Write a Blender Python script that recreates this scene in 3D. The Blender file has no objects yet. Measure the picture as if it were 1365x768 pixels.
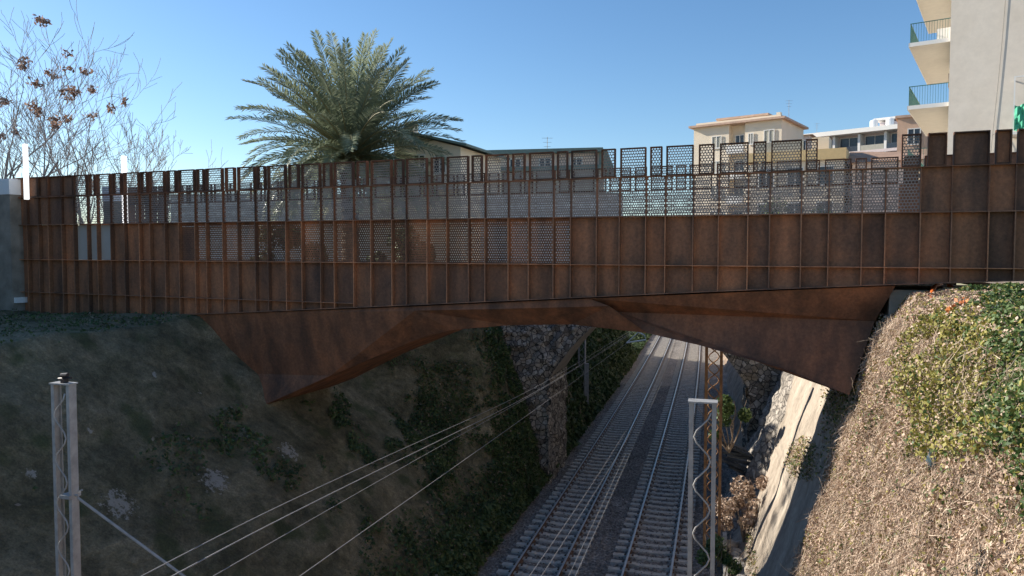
import bpy, math, random
import numpy as np
from mathutils import Vector, noise
R = math.radians
random.seed(7); rng = np.random.default_rng(7)
scene = bpy.context.scene
COL = scene.collection

# ------------------------------------------------------------------ camera, sky, sun, exposure
LENS, PITCH = 26.0, R(2.56)
F = 1365 * LENS / 36.0
cam_d = bpy.data.cameras.new('camera'); cam_d.lens = LENS; cam_d.sensor_width = 36.0
cam_d.clip_start = 0.1; cam_d.clip_end = 6000
cam = bpy.data.objects.new('camera', cam_d); COL.objects.link(cam)
cam.location = (0, 0, 0); cam.rotation_euler = (R(90) - PITCH, 0, 0)      # z = 0 is eye height; the rails lie 10.3 m below
scene.camera = cam
SUN_AZ, SUN_EL = R(-66.5), R(26.0)                 # azimuth clockwise from +Y: sun to the left, a little ahead
world = bpy.data.worlds.new('World'); scene.world = world; world.use_nodes = True
wn = world.node_tree; bg = wn.nodes['Background']
sky = wn.nodes.new('ShaderNodeTexSky'); sky.sky_type = 'NISHITA'; sky.sun_disc = False
sky.sun_elevation = SUN_EL; sky.sun_rotation = SUN_AZ % (2 * math.pi)
sky.air_density = 1.0; sky.dust_density = 0.25; sky.ozone_density = 3.2; sky.altitude = 0
hs = wn.nodes.new('ShaderNodeHueSaturation'); hs.inputs['Saturation'].default_value = 1.13
wn.links.new(sky.outputs[0], hs.inputs['Color']); wn.links.new(hs.outputs[0], bg.inputs[0]); bg.inputs[1].default_value = 0.084
sun_d = bpy.data.lights.new('sun', 'SUN'); sun_d.energy = 4.2; sun_d.angle = R(0.5); sun_d.color = (1.0, 0.93, 0.82)
sun = bpy.data.objects.new('sun', sun_d); COL.objects.link(sun)
sdir = Vector((math.sin(SUN_AZ) * math.cos(SUN_EL), math.cos(SUN_AZ) * math.cos(SUN_EL), math.sin(SUN_EL)))
sun.rotation_euler = sdir.to_track_quat('Z', 'Y').to_euler()
scene.view_settings.view_transform = 'Standard'; scene.view_settings.look = 'None'
scene.view_settings.gamma = 1; scene.view_settings.use_curve_mapping = False
scene.view_settings.exposure = 1.0
scene.cycles.max_bounces = 6; scene.cycles.transparent_max_bounces = 16

# ------------------------------------------------------------------ coordinates
def ray(px, py):
    u = (px - 682.5) / F; v = (384 - py) / F
    return Vector((u, math.cos(PITCH) + v * math.sin(PITCH), -math.sin(PITCH) + v * math.cos(PITCH)))
def P(px, py, Y):
    d = ray(px, py); return d * (Y / d.y)
HEAD = R(15.6)
TH = Vector((math.sin(HEAD), math.cos(HEAD), 0)); QH = Vector((math.cos(HEAD), -math.sin(HEAD), 0))
def qo(t): return -0.00016 * max(0.0, t - 28) ** 2
def QT(q, t, z, curve=True):
    qq = q + (qo(t) if curve else 0)
    return QH * qq + TH * t + Vector((0, 0, z))
BETA = R(21.3)
BU = Vector((math.cos(BETA), -math.sin(BETA), 0)); BN = Vector((math.sin(BETA), math.cos(BETA), 0))
BO = Vector((0, 20, 0))
def B(s, d, z): return BO + BU * s + BN * d + Vector((0, 0, z))
def on_plane(px, py, d=0.0):                        # (s, z) of a point of the bridge's plane at offset d
    r = ray(px, py); k = (BO.dot(BN) + d) / r.dot(BN); p = r * k
    return (p - BO).dot(BU), p.z

# ------------------------------------------------------------------ mesh builder
class MB:
    def __init__(self): self.v = []; self.f = []; self.m = []
    def face(self, pts, m=0):
        n = len(self.v); self.v += [tuple(p) for p in pts]; self.f.append(tuple(range(n, n + len(pts)))); self.m.append(m)
    def boxv(self, o, a, b, c, m=0):                # parallelepiped from corner o with edge vectors
        o, a, b, c = Vector(o), Vector(a), Vector(b), Vector(c)
        if a.cross(b).dot(c) < 0: a, b = b, a
        n = len(self.v)
        self.v += [tuple(p) for p in (o, o + a, o + a + b, o + b, o + c, o + a + c, o + a + b + c, o + b + c)]
        for q in ((3, 2, 1, 0), (4, 5, 6, 7), (0, 1, 5, 4), (1, 2, 6, 5), (2, 3, 7, 6), (3, 0, 4, 7)):
            self.f.append(tuple(n + i for i in q)); self.m.append(m)
    def box(self, c, sx, sy, sz, rz=0, m=0):        # c is the centre of the base
        x = Vector((math.cos(rz), math.sin(rz), 0)); y = Vector((-math.sin(rz), math.cos(rz), 0)); z = Vector((0, 0, 1))
        self.boxv(Vector(c) - x * sx / 2 - y * sy / 2, x * sx, y * sy, z * sz, m)
    def tube(self, pts, rad, sides=6, m=0, cap=True):
        pts = [Vector(p) for p in pts]; n0 = len(self.v)
        rads = rad if isinstance(rad, (list, tuple)) else [rad] * len(pts)
        up = None
        for i, p in enumerate(pts):
            d = (pts[min(i + 1, len(pts) - 1)] - pts[max(i - 1, 0)]).normalized()
            if up is None:
                up = d.orthogonal().normalized()
            up = (up - d * up.dot(d))
            up = up.normalized() if up.length > 1e-6 else d.orthogonal().normalized()
            w = d.cross(up)
            for k in range(sides):
                a = 2 * math.pi * k / sides
                self.v.append(tuple(p + (up * math.cos(a) + w * math.sin(a)) * rads[i]))
        for i in range(len(pts) - 1):
            for k in range(sides):
                a, b = n0 + i * sides + k, n0 + i * sides + (k + 1) % sides
                self.f.append((a, b, b + sides, a + sides)); self.m.append(m)
        if cap:
            self.f.append(tuple(n0 + k for k in reversed(range(sides)))); self.m.append(m)
            e = n0 + (len(pts) - 1) * sides
            self.f.append(tuple(e + k for k in range(sides))); self.m.append(m)
    def build(self, name, mats, parent=None, smooth=False):
        me = bpy.data.meshes.new(name)
        off = parent.location if parent is not None else Vector((0, 0, 0))
        if parent is not None and parent.type != 'EMPTY' and parent.parent is not None: off = parent.parent.location
        me.from_pydata([(x - off.x, y - off.y, z - off.z) for x, y, z in self.v], [], self.f)
        for mm in (mats if isinstance(mats, (list, tuple)) else [mats]): me.materials.append(mm)
        if any(self.m): me.polygons.foreach_set('material_index', self.m)
        if smooth: me.polygons.foreach_set('use_smooth', [True] * len(me.polygons))
        me.update()
        o = bpy.data.objects.new(name, me); COL.objects.link(o)
        if parent is not None: o.parent = parent
        return o
def np_mesh(name, verts, quads, mats, parent=None, midx=None, tint=None):
    me = bpy.data.meshes.new(name)
    nv, nf = len(verts), len(quads); k = quads.shape[1]
    me.vertices.add(nv); me.vertices.foreach_set('co', np.asarray(verts, dtype=np.float32).ravel())
    me.loops.add(nf * k); me.loops.foreach_set('vertex_index', quads.astype(np.int32).ravel())
    me.polygons.add(nf); me.polygons.foreach_set('loop_start', np.arange(0, nf * k, k, dtype=np.int32))
    for mm in (mats if isinstance(mats, (list, tuple)) else [mats]): me.materials.append(mm)
    if midx is not None: me.polygons.foreach_set('material_index', np.asarray(midx, dtype=np.int32))
    if tint is not None:
        at = me.attributes.new('tint', 'FLOAT', 'FACE'); at.data.foreach_set('value', np.asarray(tint, dtype=np.float32))
    me.update(calc_edges=True); me.validate()
    o = bpy.data.objects.new(name, me); COL.objects.link(o)
    if parent is not None:
        o.parent = parent; o.location = -parent.location
    return o
def tag(o, label=None, cat=None, group=None, kind=None):
    if label: o['label'] = label
    if cat: o['category'] = cat
    if group: o['group'] = group
    if kind: o['kind'] = kind
    return o
def thing(name, loc, label, cat, group=None):
    o = bpy.data.objects.new(name, None); o.location = loc; o.empty_display_size = 0.3; COL.objects.link(o)
    return tag(o, label, cat, group)

# ------------------------------------------------------------------ materials
def new_mat(name):
    m = bpy.data.materials.new(name); m.use_nodes = True
    nt = m.node_tree; return m, nt, nt.nodes['Principled BSDF']
def ramp(nt, fac, stops):
    r = nt.nodes.new('ShaderNodeValToRGB'); e = r.color_ramp.elements
    while len(e) < len(stops): e.new(0.5)
    for i, (p, c) in enumerate(stops): e[i].position = p; e[i].color = (*c, 1)
    nt.links.new(fac, r.inputs[0]); return r
def noise_tex(nt, scale, detail=6, rough=0.6, stretch=None, dist=0):
    tc = nt.nodes.new('ShaderNodeNewGeometry'); n = nt.nodes.new('ShaderNodeTexNoise')
    n.inputs['Scale'].default_value = scale; n.inputs['Detail'].default_value = detail
    n.inputs['Roughness'].default_value = rough; n.inputs['Distortion'].default_value = dist
    src = tc.outputs['Position']
    if stretch:
        mp = nt.nodes.new('ShaderNodeMapping'); mp.inputs['Scale'].default_value = stretch
        nt.links.new(src, mp.inputs[0]); src = mp.outputs[0]
    nt.links.new(src, n.inputs['Vector']); return n
def mixc(nt, fac, a, b, mode='MIX'):
    m = nt.nodes.new('ShaderNodeMix'); m.data_type = 'RGBA'; m.blend_type = mode
    for s, val in ((0, fac), (6, a), (7, b)):
        if hasattr(val, 'default_value') or hasattr(val, 'is_linked'): nt.links.new(val, m.inputs[s])
        else: m.inputs[s].default_value = val if s == 0 else (*val, 1)
    return m.outputs[2]
def bump(nt, bs, height, strength, dist=0.05):
    b = nt.nodes.new('ShaderNodeBump'); b.inputs['Strength'].default_value = strength; b.inputs['Distance'].default_value = dist
    nt.links.new(height, b.inputs['Height']); nt.links.new(b.outputs[0], bs.inputs['Normal'])
def noisy(name, stops, scale, rough=0.85, bstr=0.3, bdist=0.03, detail=7, stretch=None, scale2=None, stops2=None, fac2=0.5):
    m, nt, bs = new_mat(name)
    n = noise_tex(nt, scale, detail, 0.62, stretch); c = ramp(nt, n.outputs['Fac'], stops).outputs[0]
    if scale2:
        n2 = noise_tex(nt, scale2, 5, 0.6); c2 = ramp(nt, n2.outputs['Fac'], stops2 or [(0.3, (0.55,) * 3), (0.7, (1.3,) * 3)]).outputs[0]
        c = mixc(nt, fac2, c, c2, 'MULTIPLY')
    nt.links.new(c, bs.inputs['Base Color']); bs.inputs['Roughness'].default_value = rough
    if bstr: bump(nt, bs, n.outputs['Fac'], bstr, bdist)
    return m
def flat(name, col, rough=0.6, metal=0.0, var=0.15, scale=3.0):
    return noisy(name, [(0.3, tuple(c * (1 - var) for c in col)), (0.7, tuple(min(1, c * (1 + var)) for c in col))], scale, rough, 0)
def corten(name, k=1.0, red=1.0):
    m, nt, bs = new_mat(name)
    a = noise_tex(nt, 1.3, 8, 0.65, (1, 1, 0.5), 0.6)
    c = ramp(nt, a.outputs['Fac'], [(0.28, (0.135 * k, 0.080 * k, 0.056 * k)), (0.45, (0.225 * k * red, 0.115 * k, 0.070 * k)), (0.58, (0.295 * k * red, 0.140 * k, 0.078 * k)), (0.75, (0.38 * k * red, 0.165 * k, 0.082 * k))]).outputs[0]
    n2 = noise_tex(nt, 14, 6, 0.7); c2 = ramp(nt, n2.outputs['Fac'], [(0.35, (0.7, 0.7, 0.72)), (0.68, (1.25, 1.2, 1.15))]).outputs[0]
    c = mixc(nt, 0.8, c, c2, 'MULTIPLY')
    n3 = noise_tex(nt, 2.2, 4, 0.5, (1, 1, 0.12)); c3 = ramp(nt, n3.outputs['Fac'], [(0.36, (0.55, 0.56, 0.58)), (0.64, (1.3, 1.2, 1.1))]).outputs[0]
    c = mixc(nt, 0.7, c, c3, 'MULTIPLY')
    oi = nt.nodes.new('ShaderNodeObjectInfo'); c4 = ramp(nt, oi.outputs['Random'], [(0.0, (0.62, 0.68, 0.78)), (0.35, (0.92, 0.91, 0.92)), (0.7, (1.1, 1.05, 1.0)), (1.0, (1.5, 1.3, 1.15))]).outputs[0]
    c = mixc(nt, 0.85, c, c4, 'MULTIPLY')
    nt.links.new(c, bs.inputs['Base Color']); bs.inputs['Roughness'].default_value = 0.75
    bs.inputs['Specular IOR Level'].default_value = 0.3
    bump(nt, bs, n2.outputs['Fac'], 0.15, 0.01)
    return m
def foliage(name, stops, rough=0.6, trans=0.15):
    m, nt, bs = new_mat(name)
    at = nt.nodes.new('ShaderNodeAttribute'); at.attribute_name = 'tint'
    c = ramp(nt, at.outputs['Fac'], stops)
    nt.links.new(c.outputs[0], bs.inputs['Base Color']); bs.inputs['Roughness'].default_value = rough
    if trans:
        tr = nt.nodes.new('ShaderNodeBsdfTranslucent'); mx = nt.nodes.new('ShaderNodeMixShader'); mx.inputs[0].default_value = trans
        nt.links.new(c.outputs[0], tr.inputs[0]); nt.links.new(bs.outputs[0], mx.inputs[1]); nt.links.new(tr.outputs[0], mx.inputs[2])
        nt.links.new(mx.outputs[0], nt.nodes['Material Output'].inputs[0])
    return m
def stone(name, c1, c2, joint, scale, bstr=0.6, bdist=0.06):
    m, nt, bs = new_mat(name)
    g = nt.nodes.new('ShaderNodeNewGeometry')
    nz = noise_tex(nt, 3, 3); mv = nt.nodes.new('ShaderNodeMix'); mv.data_type = 'VECTOR'; mv.inputs[0].default_value = 0.12
    nt.links.new(g.outputs['Position'], mv.inputs[4]); nt.links.new(nz.outputs['Color'], mv.inputs[5])
    v = nt.nodes.new('ShaderNodeTexVoronoi'); v.inputs['Scale'].default_value = scale; nt.links.new(mv.outputs[1], v.inputs['Vector'])
    ve = nt.nodes.new('ShaderNodeTexVoronoi'); ve.feature = 'DISTANCE_TO_EDGE'; ve.inputs['Scale'].default_value = scale; nt.links.new(mv.outputs[1], ve.inputs['Vector'])
    sp = nt.nodes.new('ShaderNodeSeparateColor'); nt.links.new(v.outputs['Color'], sp.inputs[0])
    c = ramp(nt, sp.outputs[0], [(0.0, c1), (1.0, c2)]).outputs[0]
    e = ramp(nt, ve.outputs['Distance'], [(0.02, (0, 0, 0)), (0.09, (1, 1, 1))]).outputs[0]
    c = mixc(nt, e, joint, c)
    n2 = noise_tex(nt, 9, 7); cc = ramp(nt, n2.outputs['Fac'], [(0.3, (0.5,) * 3), (0.7, (1.3,) * 3)]).outputs[0]
    c = mixc(nt, 0.8, c, cc, 'MULTIPLY')
    nt.links.new(c, bs.inputs['Base Color']); bs.inputs['Roughness'].default_value = 0.92
    bump(nt, bs, e, bstr, bdist)
    return m
M = {}
M['corten'] = corten('corten_steel', 1.12, 0.98)
M['corten_arch'] = corten('corten_steel_arch', 0.9, 1.0)
M['corten_edge'] = corten('corten_steel_edge', 1.6, 0.95)  # lighter tone puts caught light into the front edges of the ribs
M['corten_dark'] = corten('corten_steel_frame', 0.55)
M['mesh'] = noisy('weathered_mesh_sheet', [(0.3, (0.27, 0.205, 0.165)), (0.7, (0.38, 0.30, 0.25))], 2.5, 0.7, 0)
M['corten_side_shade'] = corten('corten_steel_rib_shade', 0.85, 0.95)  # darker tone paints shade onto the sides of the ribs
M['handrail'] = corten('corten_steel_handrail_sunlit', 2.3, 1.15)  # sunlight on the handrail put into a brighter orange colour
M['concrete'] = noisy('old_concrete', [(0.3, (0.19, 0.165, 0.135)), (0.7, (0.33, 0.295, 0.25))], 2.2, 0.9, 0.25, 0.02, scale2=0.5)
M['sleeper'] = noisy('sleeper_concrete', [(0.3, (0.36, 0.33, 0.29)), (0.7, (0.58, 0.54, 0.48))], 5, 0.9, 0.2, 0.01)
M['rail'] = noisy('rusty_rail', [(0.3, (0.07, 0.04, 0.025)), (0.7, (0.16, 0.085, 0.05))], 6, 0.75, 0.1, 0.01)
M['railtop'] = flat('worn_rail_head', (0.42, 0.41, 0.40), 0.35, 0.9)
M['galv'] = noisy('galvanised_steel', [(0.3, (0.25, 0.245, 0.235)), (0.7, (0.42, 0.41, 0.39))], 6, 0.55, 0.1, 0.01)
M['rustpost'] = noisy('rusty_mast_steel', [(0.3, (0.17, 0.085, 0.04)), (0.55, (0.33, 0.18, 0.085)), (0.8, (0.45, 0.30, 0.17))], 4, 0.85, 0.15, 0.01)
M['wire'] = flat('bare_wire', (0.27, 0.26, 0.25), 0.6, 0.2)
M['white'] = flat('white_paint', (0.80, 0.80, 0.80), 0.5, 0, 0.02)
M['palepanel'] = noisy('pale_grey_panel', [(0.3, (0.42, 0.375, 0.33)), (0.7, (0.48, 0.43, 0.385))], 2, 0.7, 0)
M['lamp'], _nt, _bs = new_mat('lit_lamp_tube'); _bs.inputs['Base Color'].default_value = (.8, .8, .8, 1); _bs.inputs['Emission Color'].default_value = (1, 1, 1, 1); _bs.inputs['Emission Strength'].default_value = 0.7
M['green_metal'] = flat('green_paint', (0.03, 0.13, 0.11), 0.5)
M['dark'] = flat('dark_insulator', (0.03, 0.02, 0.02), 0.5)

def leaf_quads(pts, nrm, size, jitter=0.8, aspect=0.6, mul=None):
    """random leaf-sized faces at pts, turned roughly along nrm"""
    n = len(pts)
    d = nrm + rng.normal(0, jitter, (n, 3)); d /= np.linalg.norm(d, axis=1)[:, None]
    a = np.cross(d, rng.normal(0, 1, (n, 3))); a /= np.linalg.norm(a, axis=1)[:, None] + 1e-9
    b = np.cross(d, a)
    s = (size * rng.uniform(0.45, 1.5, n))[:, None]
    if mul is not None: s = s * np.asarray(mul)[:, None]
    v = np.stack([pts - a * s, pts + b * s * aspect + d * s * 0.15, pts + a * s, pts - b * s * aspect + d * s * 0.15], axis=1).reshape(-1, 3)
    return v, np.arange(4 * n).reshape(n, 4)

# ------------------------------------------------------------------ terrain
M['bank_dark'] = None
def bank_mat():
    m, nt, bs = new_mat('shaded_rock_bank')
    n = noise_tex(nt, 0.55, 10, 0.62, None, 0.5)
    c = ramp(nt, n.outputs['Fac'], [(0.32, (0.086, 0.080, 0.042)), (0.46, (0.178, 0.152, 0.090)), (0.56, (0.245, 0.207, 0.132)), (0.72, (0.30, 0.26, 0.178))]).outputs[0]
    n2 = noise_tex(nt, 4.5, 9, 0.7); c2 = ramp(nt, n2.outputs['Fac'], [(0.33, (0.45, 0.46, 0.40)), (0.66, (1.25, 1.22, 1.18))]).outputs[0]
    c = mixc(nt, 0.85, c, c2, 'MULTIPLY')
    n3 = noise_tex(nt, 0.9, 4, 0.5); f3 = ramp(nt, n3.outputs['Fac'], [(0.56, (0, 0, 0)), (0.68, (1, 1, 1))]).outputs[0]
    c = mixc(nt, f3, c, (0.085, 0.092, 0.038))
    n6 = noise_tex(nt, 20, 8, 0.75); c6 = ramp(nt, n6.outputs['Fac'], [(0.36, (0.55, 0.56, 0.54)), (0.62, (1.3, 1.28, 1.25))]).outputs[0]
    c = mixc(nt, 0.8, c, c6, 'MULTIPLY')
    ns = noise_tex(nt, 1.6, 6, 0.6, (0.35, 0.35, 1.0), 0.8); cs = ramp(nt, ns.outputs['Fac'], [(0.36, (0.62, 0.63, 0.60)), (0.62, (1.2, 1.18, 1.14))]).outputs[0]
    c = mixc(nt, 0.75, c, cs, 'MULTIPLY')
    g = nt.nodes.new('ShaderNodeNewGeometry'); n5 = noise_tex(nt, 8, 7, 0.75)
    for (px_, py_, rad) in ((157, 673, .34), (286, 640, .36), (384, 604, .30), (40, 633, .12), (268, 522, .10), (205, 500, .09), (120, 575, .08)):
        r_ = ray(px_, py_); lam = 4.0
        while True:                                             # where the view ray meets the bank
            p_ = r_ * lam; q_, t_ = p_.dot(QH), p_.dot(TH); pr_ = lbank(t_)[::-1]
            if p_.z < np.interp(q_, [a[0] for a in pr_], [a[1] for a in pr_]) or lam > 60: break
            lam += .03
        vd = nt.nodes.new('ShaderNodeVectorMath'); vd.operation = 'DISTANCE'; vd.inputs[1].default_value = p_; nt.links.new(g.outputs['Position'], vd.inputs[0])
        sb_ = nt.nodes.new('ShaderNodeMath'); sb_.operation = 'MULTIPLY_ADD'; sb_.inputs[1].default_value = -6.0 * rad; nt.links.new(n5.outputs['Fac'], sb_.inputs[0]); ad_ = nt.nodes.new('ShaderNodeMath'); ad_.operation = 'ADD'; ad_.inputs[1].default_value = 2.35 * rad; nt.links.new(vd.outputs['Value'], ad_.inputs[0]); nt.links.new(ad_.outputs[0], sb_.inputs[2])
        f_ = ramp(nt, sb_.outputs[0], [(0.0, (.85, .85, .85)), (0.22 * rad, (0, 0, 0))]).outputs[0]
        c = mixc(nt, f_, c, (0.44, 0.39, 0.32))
    nt.links.new(c, bs.inputs['Base Color']); bs.inputs['Roughness'].default_value = 0.95
    bump(nt, bs, n2.outputs['Fac'], 0.9, 0.14)
    return m
M['soil'] = noisy('dry_soil', [(0.3, (0.17, 0.122, 0.086)), (0.55, (0.33, 0.25, 0.19)), (0.75, (0.48, 0.39, 0.31))], 1.6, 0.95, 0.6, 0.08, 9, (1, 1, 0.45), 7)
M['revetment'] = noisy('stained_revetment', [(0.3, (0.22, 0.18, 0.14)), (0.46, (0.37, 0.31, 0.245)), (0.72, (0.48, 0.415, 0.335))], 1.1, 0.92, 0.5, 0.05, 9, (1, 1, 0.35), 6)
M['ballast'] = None
def ballast_mat():
    m, nt, bs = new_mat('track_ballast')
    g = nt.nodes.new('ShaderNodeNewGeometry')
    v = nt.nodes.new('ShaderNodeTexVoronoi'); v.inputs['Scale'].default_value = 16; nt.links.new(g.outputs['Position'], v.inputs['Vector'])
    sp = nt.nodes.new('ShaderNodeSeparateColor'); nt.links.new(v.outputs['Color'], sp.inputs[0])
    c = ramp(nt, sp.outputs[0], [(0, (0.13, 0.112, 0.098)), (0.7, (0.27, 0.24, 0.21)), (1, (0.42, 0.375, 0.335))]).outputs[0]
    n = noise_tex(nt, 0.7, 6); c2 = ramp(nt, n.outputs['Fac'], [(0.35, (0.7,) * 3), (0.65, (1.15,) * 3)]).outputs[0]
    c = mixc(nt, 0.8, c, c2, 'MULTIPLY')
    nt.links.new(c, bs.inputs['Base Color']); bs.inputs['Roughness'].default_value = 0.95
    bump(nt, bs, v.outputs['Distance'], 0.8, 0.04)
    return m
M['ballast'] = ballast_mat()
M['earth'] = noisy('plateau_earth', [(0.3, (0.06, 0.065, 0.04)), (0.7, (0.16, 0.14, 0.10))], 0.4, 0.95, 0.3, 0.05)

def frange(a, b, n): return [a + (b - a) * i / (n - 1) for i in range(n)]
def densify(prof, step):
    out = []
    for k_, (a, b) in enumerate(zip(prof[:-1], prof[1:])):
        L = math.hypot(b[0] - a[0], b[1] - a[1]); n = step[k_] if isinstance(step, list) else max(1, min(120, int(L / step)))
        for i in range(n): out.append((a[0] + (b[0] - a[0]) * i / n, a[1] + (b[1] - a[1]) * i / n))
    out.append(prof[-1]); return out
def sheet(name, prof_at, ts, mat, amp=0.0, freq=0.5, step=0.4, t_fix=None, smooth=True, oct_=5):
    """surface swept along the track: prof_at(t) -> list of (q, z)"""
    verts = []; nq = None
    for t in ts:
        pr = densify(prof_at(t), step); nq = len(pr)
        for j, (q, z) in enumerate(pr):
            a = pr[max(0, j - 1)]; b = pr[min(nq - 1, j + 1)]
            nl = math.hypot(b[0] - a[0], b[1] - a[1]) or 1
            nx, nz = -(b[1] - a[1]) / nl, (b[0] - a[0]) / nl
            if nz < 0: nx, nz = -nx, -nz
            tt = t_fix(q, t) if t_fix else t
            p = QT(q, tt, z)
            if amp:
                h = noise.fractal(p * freq, 1.0, 2.0, oct_) * amp
                p = p + (QH * nx + Vector((0, 0, nz))) * h
            verts.append(p)
    nt_ = len(ts)
    idx = np.arange(nt_ * nq).reshape(nt_, nq)
    quads = np.stack([idx[:-1, :-1], idx[:-1, 1:], idx[1:, 1:], idx[1:, :-1]], axis=-1).reshape(-1, 4)
    o = np_mesh(name, np.array([tuple(v) for v in verts]), quads, mat)
    if smooth: o.data.polygons.foreach_set('use_smooth', [True] * len(o.data.polygons))
    return tag(o, kind='structure')
ZT = -10.3                                            # top of the rails
LB = [(-7.55, -10.35), (-8.0, -9.9), (-10.6, -7.4), (-13.4, -5.05), (-15.2, -3.15), (-16.3, -2.04), (-18.5, -2.02), (-25, -2.06), (-27.5, -2.12)]
LB2 = [(-7.50, -10.35), (-7.75, -9.7), (-8.45, -7.2), (-9.1, -4.9), (-9.7, -3.2), (-12.0, -2.75), (-15.0, -2.3), (-23, -2.12), (-27.5, -2.12)]
LSEG = [max(1, int(math.hypot(b[0] - a[0], b[1] - a[1]) / 0.22)) for a, b in zip(LB[:-1], LB[1:])]
LB3 = [(-7.55, -10.35), (-8, -10.2), (-10, -9.8), (-13, -8.8), (-16, -7.3), (-19, -5.8), (-22, -4.3), (-25, -2.9), (-27.5, -2.12)]
def lbank(t):
    if t > 70:
        f = min(1, (t - 72) / 8) if t > 72 else 0.0
        return [(a[0] + (b[0] - a[0]) * f, a[1] + (b[1] - a[1]) * f) for a, b in zip(LB2, LB3)]
    f = max(0.0, min(1.0, (t - 26.3) / 4.2)); f = f * f * (3 - 2 * f)
    return [(a[0] + (b[0] - a[0]) * f, a[1] + (b[1] - a[1]) * f) for a, b in zip(LB, LB2)]
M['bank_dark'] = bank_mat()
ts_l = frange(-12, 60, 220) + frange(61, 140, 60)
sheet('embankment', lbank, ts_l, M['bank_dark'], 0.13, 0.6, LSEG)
sheet('ground', lambda t: [(-27.4, -2.17), (-40, -2.05), (-60, -1.5), (-300, 0), (-3000, 0)][::-1], frange(-12, 140, 60) + [300, 900, 3000], M['earth'], 0.0, 0.3, 3)
sheet('trackbed', lambda t: [(-8.3, -10.42), (-7.0, -10.50), (-3.95, -10.50), (0.2, -10.50), (1.9, -10.44)], frange(-12, 150, 400), M['ballast'], 0.035, 2.2, 0.3)
RB = [(0.85, -10.5), (1.25, -10.0), (1.87, -7.6), (2.40, -5.6), (3.06, -3.3), (3.62, -1.7), (3.90, -1.12), (4.15, -0.92), (4.8, -0.82), (6.3, -0.70), (9, -0.55), (30, 0)]
def tend(q, t): return min(t, (18.50 - 0.0989 * q) / 0.9952)
def rbank_t(q, u): return -12 + (tend(q, 99) + 12) * u
sheet('hillside', lambda t: RB, frange(0, 1, 130), M['soil'], 0.16, 0.8, 0.25, t_fix=rbank_t)
RV = [(0.6, -10.5), (1.05, -9.95), (1.80, -7.9), (3.03, -3.8), (3.78, -1.4), (4.0, -1.35), (6.3, -1.35), (30, -1.3)]
sheet('slope_revetment', lambda t: RV, frange(17.7, 30.2, 64), M['revetment'], 0.06, 0.9, 0.25)
sheet('slope_revetment_end', lambda t: [(1.0, -10.5), (1.6, -9), (3.4, -4.5), (4.2, -1.0), (30, -0.9)], frange(29.9, 140, 100), M['soil'], 0.3, 0.5, 0.4)
sheet('ground', lambda t: [(29.9, -0.05), (60, 0.0), (3000, 0)], frange(-12, 140, 30) + [300, 900, 3000], M['earth'], 0, 0.3, 3)

# ------------------------------------------------------------------ tracks
def track(qc, label):
    root = thing('railway_track', QT(qc, 24, -10.47), label, 'railway track', 'railway tracks in the cutting')
    ts = frange(-10, 140, 120)
    for sgn in (-1, 1):
        mb = MB(); q = qc + sgn * 0.755
        prof = [(-0.07, -0.16), (0.07, -0.16), (0.07, -0.145), (0.012, -0.12), (0.012, -0.045), (0.036, -0.035), (0.036, 0), (-0.036, 0), (-0.036, -0.035), (-0.012, -0.045), (-0.012, -0.12), (-0.07, -0.145)]
        n = len(prof); 
        for t in ts:
            for (a, b) in prof: mb.v.append(tuple(QT(q + a, t, ZT + b)))
        for i in range(len(ts) - 1):
            for k in range(n):
                a, b = i * n + k, i * n + (k + 1) % n
                mb.f.append((a, b, b + n, a + n)); mb.m.append(1 if k == 6 else 0)
        mb.build('rail', [M['rail'], M['railtop']], root)
    def slp(mb, t):
        c = QT(qc, t, -10.6); a = QH; rz = -HEAD
        e = 0.02
        for s0, s1, h in ((-1.3, -0.45, 0.185), (-0.45, 0.45, 0.155), (0.45, 1.3, 0.185)):
            o = c + QH * s0
            w0, w1 = 0.14, 0.11
            pts = [o - TH * w0, o + QH * (s1 - s0) - TH * w0, o + QH * (s1 - s0) + TH * w0, o + TH * w0]
            top = [o - TH * w1 + Vector((0, 0, h)), o + QH * (s1 - s0) - TH * w1 + Vector((0, 0, h)), o + QH * (s1 - s0) + TH * w1 + Vector((0, 0, h)), o + TH * w1 + Vector((0, 0, h))]
            n = len(mb.v); mb.v += [tuple(p) for p in pts + top]
            for q in ((4, 5, 6, 7), (0, 1, 5, 4), (1, 2, 6, 5), (2, 3, 7, 6), (3, 0, 4, 7)): mb.f.append(tuple(n + i for i in q)); mb.m.append(0)
        for s in (-0.755, 0.755):                    # rail fastenings
            for d in (-0.13, 0.13): mb.boxv(c + QH * (s + d - 0.03) - TH * 0.05 + Vector((0, 0, 0.18)), QH * 0.06, TH * 0.1, Vector((0, 0, 0.03)), 1)
    first = 20.0
    for i in range(100):
        mb = MB(); slp(mb, first + i * 0.6 + random.uniform(-.02, .02)); mb.build('sleeper', [M['sleeper'], M['rail']], root)
    mb = MB()
    for i in list(range(-50, 0)) + list(range(100, 190)): slp(mb, first + i * 0.6)
    o = mb.build('sleeper', [M['sleeper'], M['rail']], root); o['kind'] = 'stuff'
    return root
track(-5.62, 'railway track beside the dark shaded bank, rusty rails on pale concrete sleepers')
track(-2.12, 'railway track beside the lattice masts and sunlit concrete slope, rails on pale sleepers')
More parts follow.
